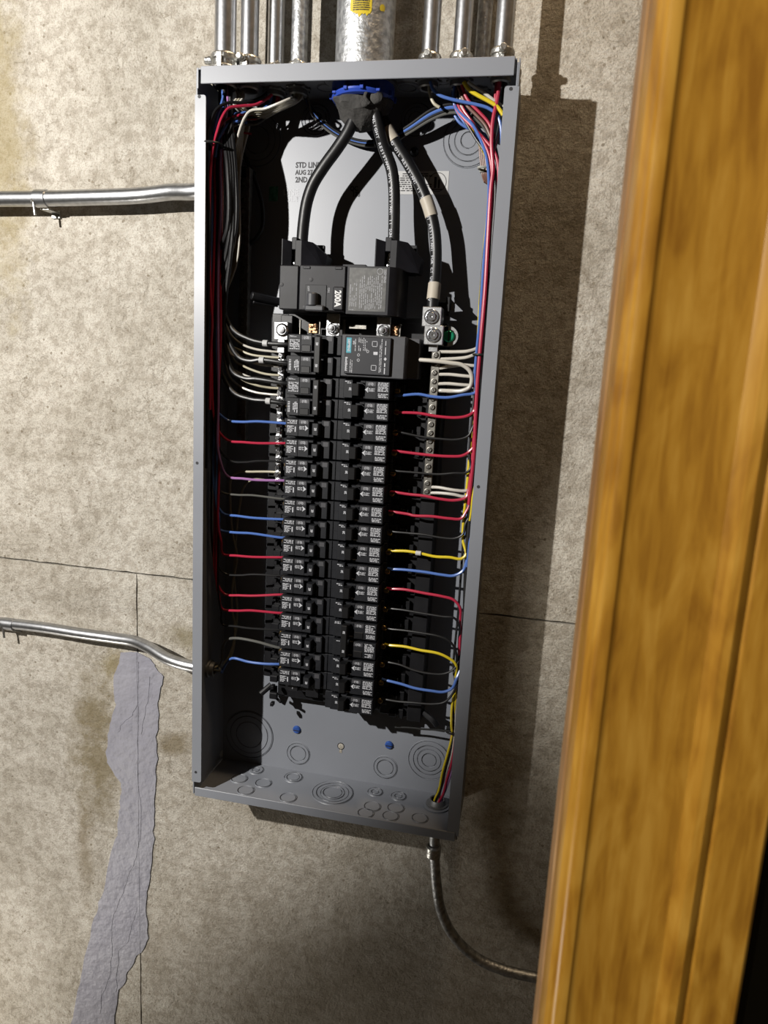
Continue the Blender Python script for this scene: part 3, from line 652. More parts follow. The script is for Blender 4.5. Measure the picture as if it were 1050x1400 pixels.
# blank filler below the left column
mb = MB(); z = zz(BZ-18*PITCH)
mb.box((-.066, -.062, z), (-.004, -.030, z-.013), .0008); mb.box((-.060, -.070, z), (-.046, -.060, z-.010), .0006); mb.box((-.036, -.066, z), (-.018, -.060, z-.017), .0006); mb.box((-.012, -.064, z), (-.004, -.05, z-.016), .0005)
fb = mb.done('breaker_slot_filler', 'black'); tag(fb, 'short black empty slot mount below the left breaker column', 'slot mount')
m3 = MB(); add_text(m3, 'F', .004, (-.053, -.0702, z-.006), X, Z, .0001); m3.done('lettering', 'prn2', fb, False)
# ------------------------------------------------------------------ surge protector
sp = empty('surge_protector', (.038, -.03, zz(-.3366)), 'grey two-space surge protector with black face and teal logo label', 'surge protector')
x0, x1, z0, z1 = -.0008, .0765, zz(-.3370), zz(-.2880)
MB().box((x0, -.030, z0+.0005), (x1+.014, -.066, z1-.0005), .001).box((x0, -.060, z0), (x1, -.0850, z1), .001).done('housing', 'spd', sp)
MB().box((.0045, -.0845, z0+.0030), (.0600, -.0890, z1-.0022), .0008).done('front_face', 'spd_face', sp)
yf = -.0892; fx = lambda u: W(u, 0, -.0892).x
MB().box((.0063, -.0889, z1-.0040), (.0123, -.0892, z1-.0215)).done('logo_panel', 'teal', sp)
mb = MB(); dn = (0, 0, -1)
add_text(mb, 'SIEMENS', .0042, (.0093, yf-.0002, z1-.0128), dn, X, .00012, .92)
add_text(mb, 'BoltShield', .0040, (.0067, yf, z0+.0145), dn, X, .00015)
add_text(mb, 'SPD', .0026, (.0150, yf, z1-.0095), dn, X, .00008)
for cx, cz in [(.0405, z1-.0100), (.0405, z0+.0115)]:
    for a, b in [((-.0032, -.0032), (-.0026, .0032)), ((.0026, -.0032), (.0032, .0032)), ((-.0032, -.0032), (.0032, -.0026)), ((-.0032, .0026), (.0032, .0032))]:
        mb.quad([(cx+a[0], yf, cz+a[1]), (cx+b[0], yf, cz+a[1]), (cx+b[0], yf, cz+b[1]), (cx+a[0], yf, cz+b[1])])
for cx, cz, r_ in [(.0215, z0+.0255, .0016), (.0215, z0+.0195, .0017), (.0325, z0+.030, .0016)]:
    mb.lathe([(r_-.0005, 0), (r_, 0)], (cx, yf, cz), NY, 14)
mb.quad([(.0395, yf, z0+.0265), (.0445, yf, z0+.0265), (.0445, yf, z0+.0300), (.0395, yf, z0+.0300)])
mb.quad([(.0540, yf, z0+.0200), (.0558, yf, z0+.0222), (.0540, yf, z0+.0244), (.0522, yf, z0+.0222)])
R_ = random.Random(77)
dashes(mb, .0165, .0180, z1-.020, z1-.004, yf, 1, R_, .95, True, .5); dashes(mb, .0205, .0320, z1-.0190, z1-.0035, yf, 6, R_, .8, True, .35)
dashes(mb, .0110, .0150, z0+.004, z0+.020, yf, 2, R_, .95, True, .35); dashes(mb, .0465, .0500, z0+.006, z1-.004, yf, 2, R_, .95, True, .4)
dashes(mb, .0520, .0555, z0+.0260, z1-.003, yf, 1, R_, .95, True, .3); dashes(mb, .0520, .0555, z0+.004, z0+.0175, yf, 1, R_, .95, True, .4)
mb.done('lettering', 'prn', sp, False)
# ------------------------------------------------------------------ main breaker
mz0, mz1 = zz(-.2625), zz(-.2105)
mbk = empty('main_breaker', (-.01, -.03, mz0), 'large black main breaker marked 200A above the breaker columns', 'circuit breaker')
mb = MB()
mb.box((-.0810, -.030, mz0), (.0650, -.070, mz1), .001)
mb.box((-.0812, -.060, mz0+.0005), (-.0572, -.0845, mz1-.0005), .0012)     # left cheek
mb.box((-.0558, -.060, mz0), (.0010, -.0860, mz1), .0012)                  # face block
mb.box((-.0575, -.06, mz0+.001), (-.0555, -.082, mz1-.001))
pr = [(.0022, -.060), (.0022, -.0850), (.0030, -.0860), (.0530, -.0860), (.0580, -.0830), (.0625, -.0780), (.0650, -.0720), (.0655, -.030)]
mb.prism([(x, y, mz0-.002) for x, y in pr], (0, 0, mz1-mz0+.002))
mb.box((-.004, -.070, mz1-.001), (.024, -.0835, mz1+.0022), .0006)
bd = mb.done('body', 'black_gloss', mbk)
for x in (-.051, -.012): MB().box((x, -.0858, mz1-.0045), (x+.0085, -.0872, mz1-.0015), .0004).done('moulded_ridge', 'black_gloss', mbk)
MB().box((-.0475, -.0856, mz0+.0015), (-.0215, -.0868, mz1-.0225), .0004).done('handle_bezel', 'breaker', mbk)
MB().box((-.0460, -.0866, mz0+.0055), (-.0290, -.0871, mz0+.0205)).done('handle_slot', 'groove', mbk)
MB().lathe([(0, 0), (.0058, 0), (.0066, .001), (.0066, .0135), (.0055, .015), (0, .015)], (-.0375, -.0900, mz0+.0050), Z, 18).box((-.0455, -.0940, mz0-.001), (-.0225, -.0860, mz0+.0060), .0015).done('handle', 'spd', mbk)
MB().box((-.0130, -.0858, mz0+.0015), (-.0002, -.0890, mz1-.0240), .0012).done('rating_block', 'black_gloss', mbk)
mb = MB(); add_text(mb, '200A', .0105, (-.0070, -.0892, mz0+.0145), dn, X, .0003, .82)
mb.done('rating_lettering', mat('bright_white_print', (.85, .85, .85), .5), mbk, False)
mb = MB(); add_text(mb, 'OFF', .0034, (-.0437, -.0870, mz0+.0250), dn, X, .00008); add_text(mb, 'ON', .0034, (-.0190, -.0862, mz0+.0240), dn, X, .00008); mb.done('lettering', 'prn2', mbk, False)
for x, z in [(-.0800, mz0+.0290), (-.0430, mz0+.0355), (-.0500, mz0+.0035)]:
    MB().lathe([(0, .0002), (.0018, .0002), (.0025, 0)], (x+.002, -.0862 if x > -.07 else -.0847, z), NY, 14).done('moulded_pin', 'groove', mbk)
lb = MB().box((.0055, -.0858, mz0+.0015), (.0500, -.0863, mz1-.0020)).done('rating_plate', 'foil', mbk)
mb = MB(); add_text(mb, 'SIEMENS', .0038, (.0480, -.0865, mz1-.0110), dn, X, .0001); mb.lathe([(.0030, 0), (.0036, 0)], (.0420, -.0865, mz1-.0055), NY, 18)
R_ = random.Random(13); dashes(mb, .0065, .0160, mz0+.006, mz1-.018, -.0865, 4, R_, .9, True, .4); dashes(mb, .0180, .0460, mz0+.003, mz1-.010, -.0865, 12, R_, .85, True, .4); dashes(mb, .0065, .012, mz0+.002, mz0+.0035, -.0865, 1, R_, 1)
mb.done('plate_print', 'prn2', lb, False)
# lug hoods
for k, (ua, ub, name) in enumerate([(386, 418, 'l'), (513, 548, 'r')]):
    c0 = W(ua, 360, -.068); xa = c0.x; xb = W(ub, 360, -.068).x; zt_ = W(ua, 327, -.068).z
    wd = (xb-xa)
    mb = MB()
    mb.box((xa, -.030, mz1-.002), (xa+.0015, -.072, zt_), .0003)
    mb.prism([(xa+.0010, -.072, mz1-.002), (xa+.0105, -.066, mz1-.002), (xa+.0105, -.066, zt_-.002), (xa+.0010, -.072, zt_)], (0, .003, 0))
    mb.box((xb-.0130, -.030, mz1-.002), (xb-.0050, -.070, zt_-.001), .0005)
    mb.prism([(xb-.0055, -.070, mz1-.002), (xb+.0200, -.055, mz1-.002), (xb+.0210, -.050, mz1+.016), (xb+.0060, -.062, zt_-.002), (xb-.0055, -.070, zt_-.001)], (0, .022, 0))
    mb.box((xa, -.028, mz1-.002), (xb+.012, -.034, zt_), .0004)
    h = mb.done('lug_hood', 'black_gloss', mbk)
    MB().ball((xb-.0165, -.056, mz1+.012), .0048, (1, .8, 1.1)).ball((xb-.0165, -.060, mz1+.005), .0036, (1, .8, 1)).cyl((xb-.0165, -.056, mz1-.002), (xb-.0165, -.056, mz1+.02), .0032, 10).done('terminal_lug', 'screw', h)
    MB().box((xa+.0105, -.055, mz1+.020), (xb-.0125, -.066, zt_+.003), .0008).done('hood_clip', 'black_gloss', h)
# ------------------------------------------------------------------ neutral bars, lugs, ground bar
def tbar(name, label, x, yf_, z1_, z2_, n, hw, m_, scr, jitter=0, seed=1, r_=.0030, side=1):
    e = empty(name, (x, yf_, zz(z2_)), label, 'terminal bar'); r = random.Random(seed)
    mb = MB().box((x-hw, yf_, zz(z1_)), (x+hw, yf_+.008, zz(z2_)), .0006); mb.done('bar', m_, e)
    pitch = (z1_-z2_)/n
    for i in range(n):
        z = z1_-pitch*(i+.5); c = Vector((x+r.uniform(-1, 1)*jitter, yf_, zz(z)))
        s = MB().lathe([(r_+.0008, -.0004), (r_+.0008, .0003), (r_, .0005), (r_, .0013+abs(jitter)*2), (r_*.75, .0021+abs(jitter)*2), (0, .0021+abs(jitter)*2)], c, NY, 10).done('bar_screw', scr, e)
        a = r.uniform(0, 3.14); d = Vector((math.cos(a), 0, math.sin(a))); q = Vector((-d.z, 0, d.x)); o_ = c+Vector((0, -.0023-abs(jitter)*2, 0))
        MB().quad([o_+d*r_*.7+q*.0004, o_+d*r_*.7-q*.0004, o_-d*r_*.7-q*.0004, o_-d*r_*.7+q*.0004]).done('screw_slot', 'groove', s)
        MB().cyl((x+side*(hw-.001), yf_+.004, zz(z)), (x+side*(hw+.0004), yf_+.004, zz(z)), .0019, 8).done('wire_hole', 'groove', e)
    return e
nr = tbar('neutral_bar', 'long dull metal neutral bar right of the breakers', .1085, -.053, -.3010, -.4780, 17, .0052, 'bar', 'bar', 0, 2)
nl = tbar('neutral_bar', 'bright screw-studded neutral bar left of the breakers', -.0900, -.047, -.2915, -.4820, 20, .0040, 'alu', 'screw', .0012, 5, .0036, -1)
gb = tbar('ground_bar', 'shadowed ground bar with many screws near the upper left side wall', -.1525, -.028, -.0980, -.4250, 30, .0042, 'bar', 'bar', .0002, 8, .0032)
g2 = MB().box((-.1480, -.022, zz(-.088)), (-.1425, -.032, zz(-.430)), .0005); 
for i in range(30): g2.box((-.1478, -.0335, zz(-.102-.0108*i)), (-.1427, -.032, zz(-.106-.0108*i)))
g2.done('bar_rail', 'bar', gb)
MB().box((-.1600, -.006, zz(-.086)), (-.145, -.030, zz(-.098)), .0006).done('bar_bracket', 'black', gb)
MB().lathe([(.004, 0), (.004, .003), (0, .004)], (-.158, -.030, zz(-.092)), NY, 12).done('bracket_screw', 'black', gb)
for u, v in [(590, 433), (592.5, 458)]:
    c = W(u, v, -.062); s_ = .0115
    e = empty('cable_lug', c, 'square aluminium lug clamping the taped cable' if v < 440 else 'square aluminium lug below the taped cable lug, beside the green screw', 'cable lug', 'square lugs on top of the right neutral bar')
    MB().box((c.x-s_, -.062, c.z-s_), (c.x+s_, -.038, c.z+s_), .0008).done('lug_block', 'alu', e)
    b_ = MB().lathe([(.0088, 0), (.0088, .0015), (.0080, .0022), (.0066, .0022), (.0062, .0005), (.0050, .0005), (.0050, .0028), (.0044, .0034), (.0015, .0034), (.0012, .0026), (0, .0026)], (c.x, -.062, c.z), NY, 22).done('lug_screw', 'screw', e)
c = W(592, 474, -.054); MB().box(c+Vector((-.0055, 0, -.006)), c+Vector((.0055, .006, .006)), .0005).done('bar_neck', 'alu', nr)
c = W(613, 460, -.045)
gt = empty('bonding_strap', c, 'rounded bonding tab with a green screw beside the right lugs', 'bonding tab')
mb = MB(); mb.lathe([(0, 0), (.0120, 0), (.0120, .002), (0, .002)], c, NY, 24); mb.box(c+Vector((-.016, -.002, -.0120)), c+Vector((0, 0, .0120)), .0003); mb.done('strap_plate', 'alu', gt)
MB().lathe([(.0070, .002), (.0070, .004), (.0055, .0052), (0, .0055)], c+Vector((.001, 0, 0)), NY, 18).done('green_screw', 'green', gt)
MB().box(c+Vector((.0003, -.0062, -.006)), c+Vector((.0017, -.0050, .006))).done('screw_slot', 'groove', gt)
c = W(620, 418, -.030); MB().prism([c+Vector((-.006, 0, -.008)), c+Vector((.012, 0, -.006)), c+Vector((-.004, 0, .008))], (0, .002, 0)).done('tab', 'enclosure', enc)
mb = MB(); c = W(612, 420, -.034)
mb.box(c+Vector((-.014, 0, -.004)), c+Vector((.004, .012, .006)), .001); mb.box(c+Vector((-.002, -.004, -.010)), c+Vector((.003, .004, .012)), .0008); mb.done('lug_bracket', 'black', nr)
# left upper lug
c = W(384, 451, -.058)
e = empty('cable_lug', c, 'bright aluminium lug at the top of the left neutral bar', 'cable lug')
MB().box(c+Vector((-.009, 0, -.012)), c+Vector((.009, .016, .010)), .0008).box(c+Vector((-.004, .000, -.028)), c+Vector((.005, .010, -.012)), .0006).done('lug_block', 'alu', e)
MB().lathe([(.0082, 0), (.0082, .0016), (.0060, .003), (.0045, .003), (.0040, .0052), (0, .0055)], c+Vector((.002, 0, 0)), NY, 18).done('lug_screw', 'screw', e)
# ================================================================== MAIN CABLES
def print_along(mb, P, s, size, r, side):
    """white lettering running down the cable jacket, one glyph at a time"""
    tot = [0]
    for a, b in zip(P, P[1:]): tot.append(tot[-1]+(b-a).length)
    d = .01
    for ch in s:
        if d > tot[-1]-.004: break
        i = max(k for k in range(len(tot)) if tot[k] <= d); i = min(i, len(P)-2)
        t = (d-tot[i])/max(tot[i+1]-tot[i], 1e-6); c = P[i].lerp(P[i+1], t); tg_ = (P[i+1]-P[i]).normalized()
        out = (NY*1.0+X*side).normalized(); out = (out-tg_*out.dot(tg_)).normalized(); up = out.cross(tg_)
        if ch != ' ': add_text(mb, ch, size, c+out*(r+.0001), tg_, up, .00012)
        d += size*.72
def big_cable(pts, label, prn=None, side=-.5, tapes=()):
    r = .0071; e = empty('service_cable', pts[0], label, 'cable', 'thick black service cables')
    P = smooth(pts, 8); MB().tube(P, r, 18, 1).done('jacket', 'jacket', e)
    if prn: mb = MB(); print_along(mb, P, prn, .0052, r, side); mb.done('jacket_lettering', 'prn', e, False)
    for (a, b) in tapes:
        q = P[int(a*(len(P)-1)):int(b*(len(P)-1))+2]; MB().tube(q, r+.0007, 18, 1).done('marking_tape', 'tape', e)
    return e
big_cable([W(489, 140, -.054), W(486, 155, -.054), W(478, 176, -.054), W(463, 200, -.053), W(442, 229, -.052), W(428, 252, -.051), W(420, 275, -.051), W(415.5, 302, -.052), W(413, 330, -.054), W(412, 352, -.055)], 'plain black service cable curving down left to the main breaker')
big_cable([W(509, 140, -.058), W(514, 157, -.056), W(519, 180, -.052), W(526, 205, -.046), W(535, 230, -.043), W(538.5, 255, -.042), W(539, 285, -.042), W(538.5, 320, -.045), W(538, 352, -.052)], 'middle black service cable with white print running straight to the main breaker', 'SUNLIGHT RESISTANT OIL RESISTANT II SUNLIGHT RESISTANT FOR CT USE 600V', -.45)
big_cable([W(514, 138, -.046), W(520, 155, -.044), W(530, 178, -.042), W(544, 201, -.040), W(560, 227, -.038), W(576, 257, -.037), W(587, 285, -.037), W(594, 315, -.037), W(596, 345, -.038), W(595, 380, -.042), W(592, 410, -.048), W(591, 424, -.050)], 'right black service cable with white print and three cream tape bands', 'GASOLINE AND OIL RESISTANT II SUNLIGHT RESISTANT FOR CT USE 600V GASOLINE & OIL RESISTANT', -.65, ((.175, .235), (.505, .57), (.845, .905)))
# ================================================================== WIRES
def wire(pts, color, label, group, r=.00175, m_=None, n=8):
    mb = MB().tube(pts, r, n, 6); o = mb.done('wire', m_ or 'w_'+color); tag(o, label, 'wire', group); return o
def cable_tag(pos, label_parent, r, dx=.006):
    MB().cyl(pos+Vector((-dx/2, 0, 0)), pos+Vector((dx/2, 0, 0)), r+.0012, 12, .0003).done('marker_sleeve', 'paper', label_parent)
holesL = TOPX[:4]; rn = random.Random(21)
def riser_left(i, zt_, hole=None, n=18):
    """points from the top entry down the left bundle to height zt_ (top first)"""
    hx, hy = holesL[hole if hole is not None else (2 if i % 3 else 0)]
    bxx = -.1735+.0035*(i % 4); byy = -.0740+.0042*((i//4) % 5)
    k = (i % 5)*.003
    hx += rn.uniform(-1, 1)*.004; hy += rn.uniform(-1, 1)*.004
    if hole == 0 or (hole is None and not i % 3): t_ = [(hx, hy, zz(.01)), (hx, hy, zz(-.03)), (hx*.4+bxx*.6, byy*.6+hy*.4, zz(-.06))]
    else: t_ = [(hx, hy, zz(.01)), (hx-.001, hy-.002, zz(-.018-k*.4)), (hx-.014, hy*.6+byy*.4, zz(-.031-k)), (-.148, hy*.3+byy*.7, zz(-.036-k)), (-.162, byy+.002, zz(-.048-k))]
    t_ += [(bxx, byy, zz(-.09)), (bxx+.001, byy, zz(-.14))]
    z = -.22
    while z > zt_+.05: t_.append((bxx+rn.uniform(-1, 1)*.0012, byy+rn.uniform(-1, 1)*.0012, zz(z))); z -= .08
    return t_, bxx, byy
LW = [(4, 'blue', (313, 575), (392, 579)), (5, 'red', (314, 603), (391, 606)), (6, 'black', (318, 631), (389, 631)), (7, 'purple', (314, 652.5), (386, 657)), (8, 'grey', (306, 674), (385, 682)),
      (9, 'blue', (307, 703), (384, 710)), (10, 'blue', (302, 725), (384, 735)), (11, 'red', (306, 758), (383, 762)), (12, 'black', (310, 785), (383, 787)), (13, 'red', (309, 813), (382, 813)),
      (14, 'red', (305, 833), (381, 838)), (15, 'black', (305, 854), (380, 861))]
for i, (row, colr, a, b) in enumerate(LW):
    A = W(*a, -.0600); Bp = W(*b, -.0585); md = W((a[0]+b[0])/2, (a[1]+b[1])/2+(1.5 if i % 2 else -.8), -.061); zt_ = A.z-Z0+.022
    t_, bxx, byy = riser_left(i, zt_)
    t_ += [(bxx+.0005, byy, zz(zt_+.02)), (bxx+.004, byy*.75+A.y*.25, zz(zt_-.004)), (A.x*.6+bxx*.4, byy*.35+A.y*.65, A.z+.0055), A, W(a[0]+18, a[1]+1+(b[1]-a[1])*.2, -.061), md, Bp, Bp+Vector((.006, .002, 0))]
    ordn = ['topmost', 'second', 'third', 'fourth', 'fifth', 'sixth', 'seventh', 'eighth', 'ninth', 'tenth', 'eleventh', 'twelfth'][i]
    wire(t_, colr, f'{colr} wire, {ordn} of the single wires into the left breaker column', 'branch wires into the left breaker column', .0014 if colr in ('black', 'grey') else .0017)
# lower two wires rising from the left side bushing
pB = pl_+Vector((.004, 0, 0))
wire([pB, pB+Vector((.012, -.001, 0)), W(300, 912, -.056), W(304, 902, -.056), W(305, 885, -.057), W(310, 875, -.058), W(322, 872.5, -.060), W(350, 877, -.061), W(379, 885, -.0585), W(386, 886, -.056)], 'grey', 'dark wire arching up from the lower left bushing to the left breakers', 'branch wires into the left breaker column', .0019)
wire([pB+Vector((0, .004, -.001)), pB+Vector((.012, .004, -.002)), W(303, 919, -.050), W(309, 908, -.052), W(318, 900, -.060), W(340, 905, -.061), W(360, 907.5, -.061), W(378, 908, -.0585), W(385, 908, -.056)], 'blue', 'blue wire from the lower left bushing, lowest on the left breakers', 'branch wires into the left breaker column', .0018)
# cream wires looping down behind
wire([W(384, 646, -.046), W(370, 645, -.045), W(345, 645, -.040), W(325, 646, -.036), W(316, 655, -.030), W(315, 690, -.025), W(318, 730, -.022), W(324, 760, -.020), W(318, 800, -.020), W(317, 830, -.020), W(321, 855, -.022), W(319, 880, -.030), W(308, 905, -.045), pB+Vector((0, -.003, .002))], 'cream', 'upper cream wire looping from the left neutral bar down the back to the lower bushing', 'cream neutral wires at the lower left', .0016)
wire([W(384, 657, -.046), W(368, 657, -.044), W(345, 656, -.036), W(334, 665, -.030), W(328, 690, -.025), W(323, 730, -.018), W(321, 765, -.017), W(320, 790, -.016), W(324, 830, -.018), W(322, 865, -.022), W(314, 900, -.040), pB+Vector((0, .002, -.003))], 'cream', 'lower cream wire crossing behind the other cream wire at the lower left', 'cream neutral wires at the lower left', .0016)
# thick black feeders with white marker sleeves into the two double breakers
FD = [((290, 400), (318, 450), (362, 469), (394, 471), 'topmost', 360), ((295, 440), (325, 487), (357, 492), (394, 497), 'second', 356), ((300, 480), (318, 508), (350, 518), (390, 524), 'third', None), ((285, 480), (318, 535), (366, 548), (388, 551), 'lowest', 366)]
for i, (a, b, c_, d_, o_, sl) in enumerate(FD):
    st_ = W(a[0]+4, a[1], -.075)
    t_ = [(holesL[0][0]+.004*i-.006, holesL[0][1], zz(.01)), (holesL[0][0]+.004*i-.006, holesL[0][1]+.004, zz(-.04)), (-.151+.0022*i, -.080+.002*i, zz(-.10)), (-.151+.0026*i, -.078+.002*i, zz(-.17)), W(a[0]+6, a[1]-45, -.066), W(a[0]+9, a[1], -.064), W(*b, -.062), W((b[0]+c_[0])/2, (b[1]+c_[1])/2+4, -.062), W(*c_, -.062), W(*d_, -.0595), W(d_[0]+6, d_[1]+.5, -.056)]
    o = wire(t_, 'black', f'thick black feeder wire, {o_} of four into the left double breakers'+(' with a white marker' if sl else ''), 'thick black feeders into the left double breakers', .0029, 'jacket', 10)
    if sl: cable_tag(W(c_[0]+1, c_[1]+.3, -.062), o, .0029, .0065)
# neutrals into the left bar
NWL = [(481, 455, 310), (489, 470, 306), (501, 484, 312), (513, 492, 316), (521, 500, 308), (531, 505, 314), (540, 515, 310)]
for i, (ve, vs, us) in enumerate(NWL):
    e_ = W(382, ve, -.050); y_ = -.045-.003*(i % 3)
    t_ = [(holesL[3][0]+.002*i-.006, holesL[3][1], zz(.01)), (holesL[3][0]+.0015*i-.004, holesL[3][1], zz(-.012)), W(396-3*i, 135+3*i, -.074+.005*i), W(364-2*i, 148+3*i, -.076+.006*i), W(338, 155+2*i, -.066+.004*i), (-.154+.0018*i, -.062, zz(-.10)), (-.153+.0018*i, -.060-.001*i, zz(-.20)), W(us-8, vs-90, y_), W(us-4, vs-30, y_), W(us+4, vs, y_), W(us+18, ve-12, y_), W(us+38, ve-4, y_-.002), W(368, ve-1, -.050), e_]
    wire(t_, 'cream' if i % 2 else 'white', f'pale neutral wire, {ORD[i]} from the top into the left neutral bar', 'pale neutral wires into the left neutral bar', .0015)
# extra hooks of coloured wire at the upper left
wire([W(301, 118, -.066), W(305, 130, -.07), W(303, 142, -.075), W(297, 160, -.08), W(292, 185, -.085)], 'blue', 'short blue wire dropping from the far left top bushing', 'loose wires at the upper left')
wire([W(338, 168, -.055), W(328, 166, -.060), W(314, 168, -.066), W(304, 180, -.074), W(297, 196, -.080), W(294, 215, -.082)], 'blue', 'blue wire hooking left over the bundle beside the zip tie', 'loose wires at the upper left')
wire([W(378, 123, -.040), W(366, 134, -.050), W(350, 143, -.060), W(330, 145, -.070), W(313, 148, -.078), W(303, 162, -.084), W(297, 180, -.086), W(292, 198, -.088), W(288, 230, -.090), W(286, 330, -.090), W(288, 410, -.088), W(290, 440, -.085), W(288, 480, -.082), W(287, 560, -.080)], 'red', 'bright red wire arching left and running down the left bundle', 'loose wires at the upper left', .0018)
wire([W(372, 121, -.040), W(356, 134, -.050), W(336, 140, -.064), W(310, 141, -.078), W(294, 152, -.088), W(286, 172, -.092), W(283, 200, -.093), W(284, 240, -.093), W(286, 300, -.092), W(285, 420, -.090), W(283, 560, -.088), W(282, 640, -.086)], 'black', 'black wire arching furthest left around the upper left bundle', 'loose wires at the upper left')
wire([W(344, 183, -.045), W(330, 181, -.050), W(312, 179, -.060), W(300, 186, -.070)], 'red', 'thin dark red wire lying below the blue hook', 'loose wires at the upper left', .0012)
for k, (du, c_) in enumerate([(0, 'white'), (4, 'cream'), (8, 'white')]):
    wire([W(322+du, 122, -.055), W(325+du, 132, -.060), W(320+du, 142, -.066), W(325+du*1.4, 150, -.060), W(334+du, 158, -.05), (-.156+.002*k, -.040, zz(-.085)), (-.160+.002*k, -.034, zz(-.12))], c_, ['leftmost', 'middle', 'rightmost'][k]+' of the crumpled pale wires below the second top bushing', 'crumpled pale wires at the upper left', .0017)
wire([W(330, 205, -.02), W(340, 225, -.02), W(352, 255, -.018), W(359, 285, -.018), W(358, 312, -.02), W(348, 328, -.025), W(338, 336, -.026)], 'black', 'black wire looping right of the shadowed ground bar', 'loose wires at the upper left', .0026)
# zip ties
def ziptie(c, ax, r, label, m_='tie', tail=None):
    ax = Vector(ax).normalized(); t = ax.orthogonal().normalized(); q = ax.cross(t); c = Vector(c)
    e = empty('cable_tie', c, label, 'cable tie', 'cable ties round the wire bundles')
    P = [c+t*math.cos(a*math.pi/10)*r[0]+q*math.sin(a*math.pi/10)*r[1] for a in range(21)]
    MB().tube(P, .0013, 6, 2).done('band', m_, e)
    h = P[5]; MB().box(h-Vector((.0028, .0028, .0028)), h+Vector((.0028, .0028, .0028)), .0006).done('head', m_, e)
    if tail: MB().tube(tail, .0014, 6, 4).done('tail', m_, e)
    return e
ziptie(W(290, 198, -.086), (0, 0, 1), (.0125, .0125), 'black cable tie round the upper left bundle')
# ---- right side
RW = [(2, 'blue', [(546, 541), (572, 539), (590, 542), (612, 543.5), (632, 540), (650, 536)]), (3, 'red', [(546, 564), (572, 565), (600, 569.5), (625, 571), (640, 568), (648, 562)]), (4, 'black', [(546, 591), (575, 597), (600, 600), (625, 601), (640, 596), (646, 585)]),
      (5, 'red', [(543, 617), (567, 620), (590, 622.5), (615, 624), (632, 623), (642, 617)]), (6, 'black', [(540, 644), (565, 646), (600, 648.5), (620, 647), (638, 646), (643, 640)]), (7, 'red', [(540, 673), (560, 676), (580, 678), (600, 682), (622, 684), (637, 680), (640, 672)]),
      (8, 'red', [(538, 700), (558, 703), (566, 705), (590, 706), (615, 709), (630, 709), (637, 700)]), (9, 'black', [(537, 727), (558, 729), (580, 731), (602, 735), (622, 736), (633, 730), (637, 715)]), (10, 'yellow', [(537, 753), (555, 753.5), (572, 756), (595, 761), (615, 762), (630, 764), (637, 758)]),
      (11, 'blue', [(536, 778), (553, 779), (580, 782), (605, 786), (620, 787), (633, 780), (638, 765)]), (12, 'red', [(535, 805), (553, 806), (580, 811), (605, 815.5), (620, 820), (629, 831), (631, 850)][:6]), (13, 'black', [(534, 832), (551, 834), (580, 839), (605, 843), (621, 845), (628, 856)]),
      (14, 'black', [(534, 860), (553, 862), (580, 866), (600, 870), (615, 877), (623, 890)]), (15, 'yellow', [(532, 882), (553, 884), (575, 889), (598, 893), (612, 899), (623, 908)]), (16, 'black', [(530, 905), (547, 909), (565, 916), (585, 920.5), (607, 921), (622, 913)]),
      (17, 'blue', [(528, 930), (548, 935), (568, 941), (590, 944.5), (606, 946), (618, 941), (624, 928)]), (18, 'black', [(527, 956), (544, 959), (565, 960.5), (590, 962.5), (607, 960), (618, 950), (623, 938)])]
holesR = TOPX[4:]
for i, (row, colr, P) in enumerate(RW):
    pts = [W(*P[0], -.0590)+Vector((-.006, .002, 0))]+[W(u, v, -.0595-.0035*math.sin(math.pi*k/len(P))) for k, (u, v) in enumerate(P)]
    A = pts[-1]; up = (P[-1][1] > P[-2][1]); bxx = .1580+.0036*(i % 4); byy = -.0640+.0050*((i//4) % 5)
    z = A.z-Z0
    if not up:
        pts.append(Vector((bxx, byy*.6+A.y*.4, A.z+.018))); z = z+.018
        while z < -.22: z += .07; pts.append(Vector((bxx+rn.uniform(-1, 1)*.001, byy+rn.uniform(-1, 1)*.001, zz(z))))
        h = holesR[(1, 1, 3, 1)[i % 4]]; k_ = (i % 5)*.002
        pts += [Vector((bxx, byy, zz(-.12))), Vector((bxx-.006, byy, zz(-.085))), Vector((h[0]*.55+bxx*.45, h[1]*.5+byy*.5, zz(-.052-k_))), Vector((h[0]+(i % 3-1)*.004, h[1], zz(-.028))), Vector((h[0]+(i % 3-1)*.003, h[1], zz(.01)))]
    else:                      # turns downward along the side, then joins the bottom bushing
        pts += [Vector((.1625, -.058+.002*(i % 3), A.z-.02)), Vector((.1640, -.055, A.z-.05)), Vector((.163, -.05, zz(-.78))), Vector((.158, -.042, zz(-.85))), Vector((p1.x+.002*(i % 3-1), p1.y, zz(-.90))), Vector((p1.x, p1.y, zz(-.93)))]
    ordn = ['topmost']+ORD[1:]
    o = wire(pts, colr, f'{colr} wire, {ordn[i] if i < 16 else "lowest"}{" from the top" if 0 < i < 16 else ""} into the right breaker column', 'branch wires into the right breaker column', .0015 if colr == 'black' else .0018)
    if i == 8: cable_tag(W(572, 756.3, -.063), o, .0018, .007)
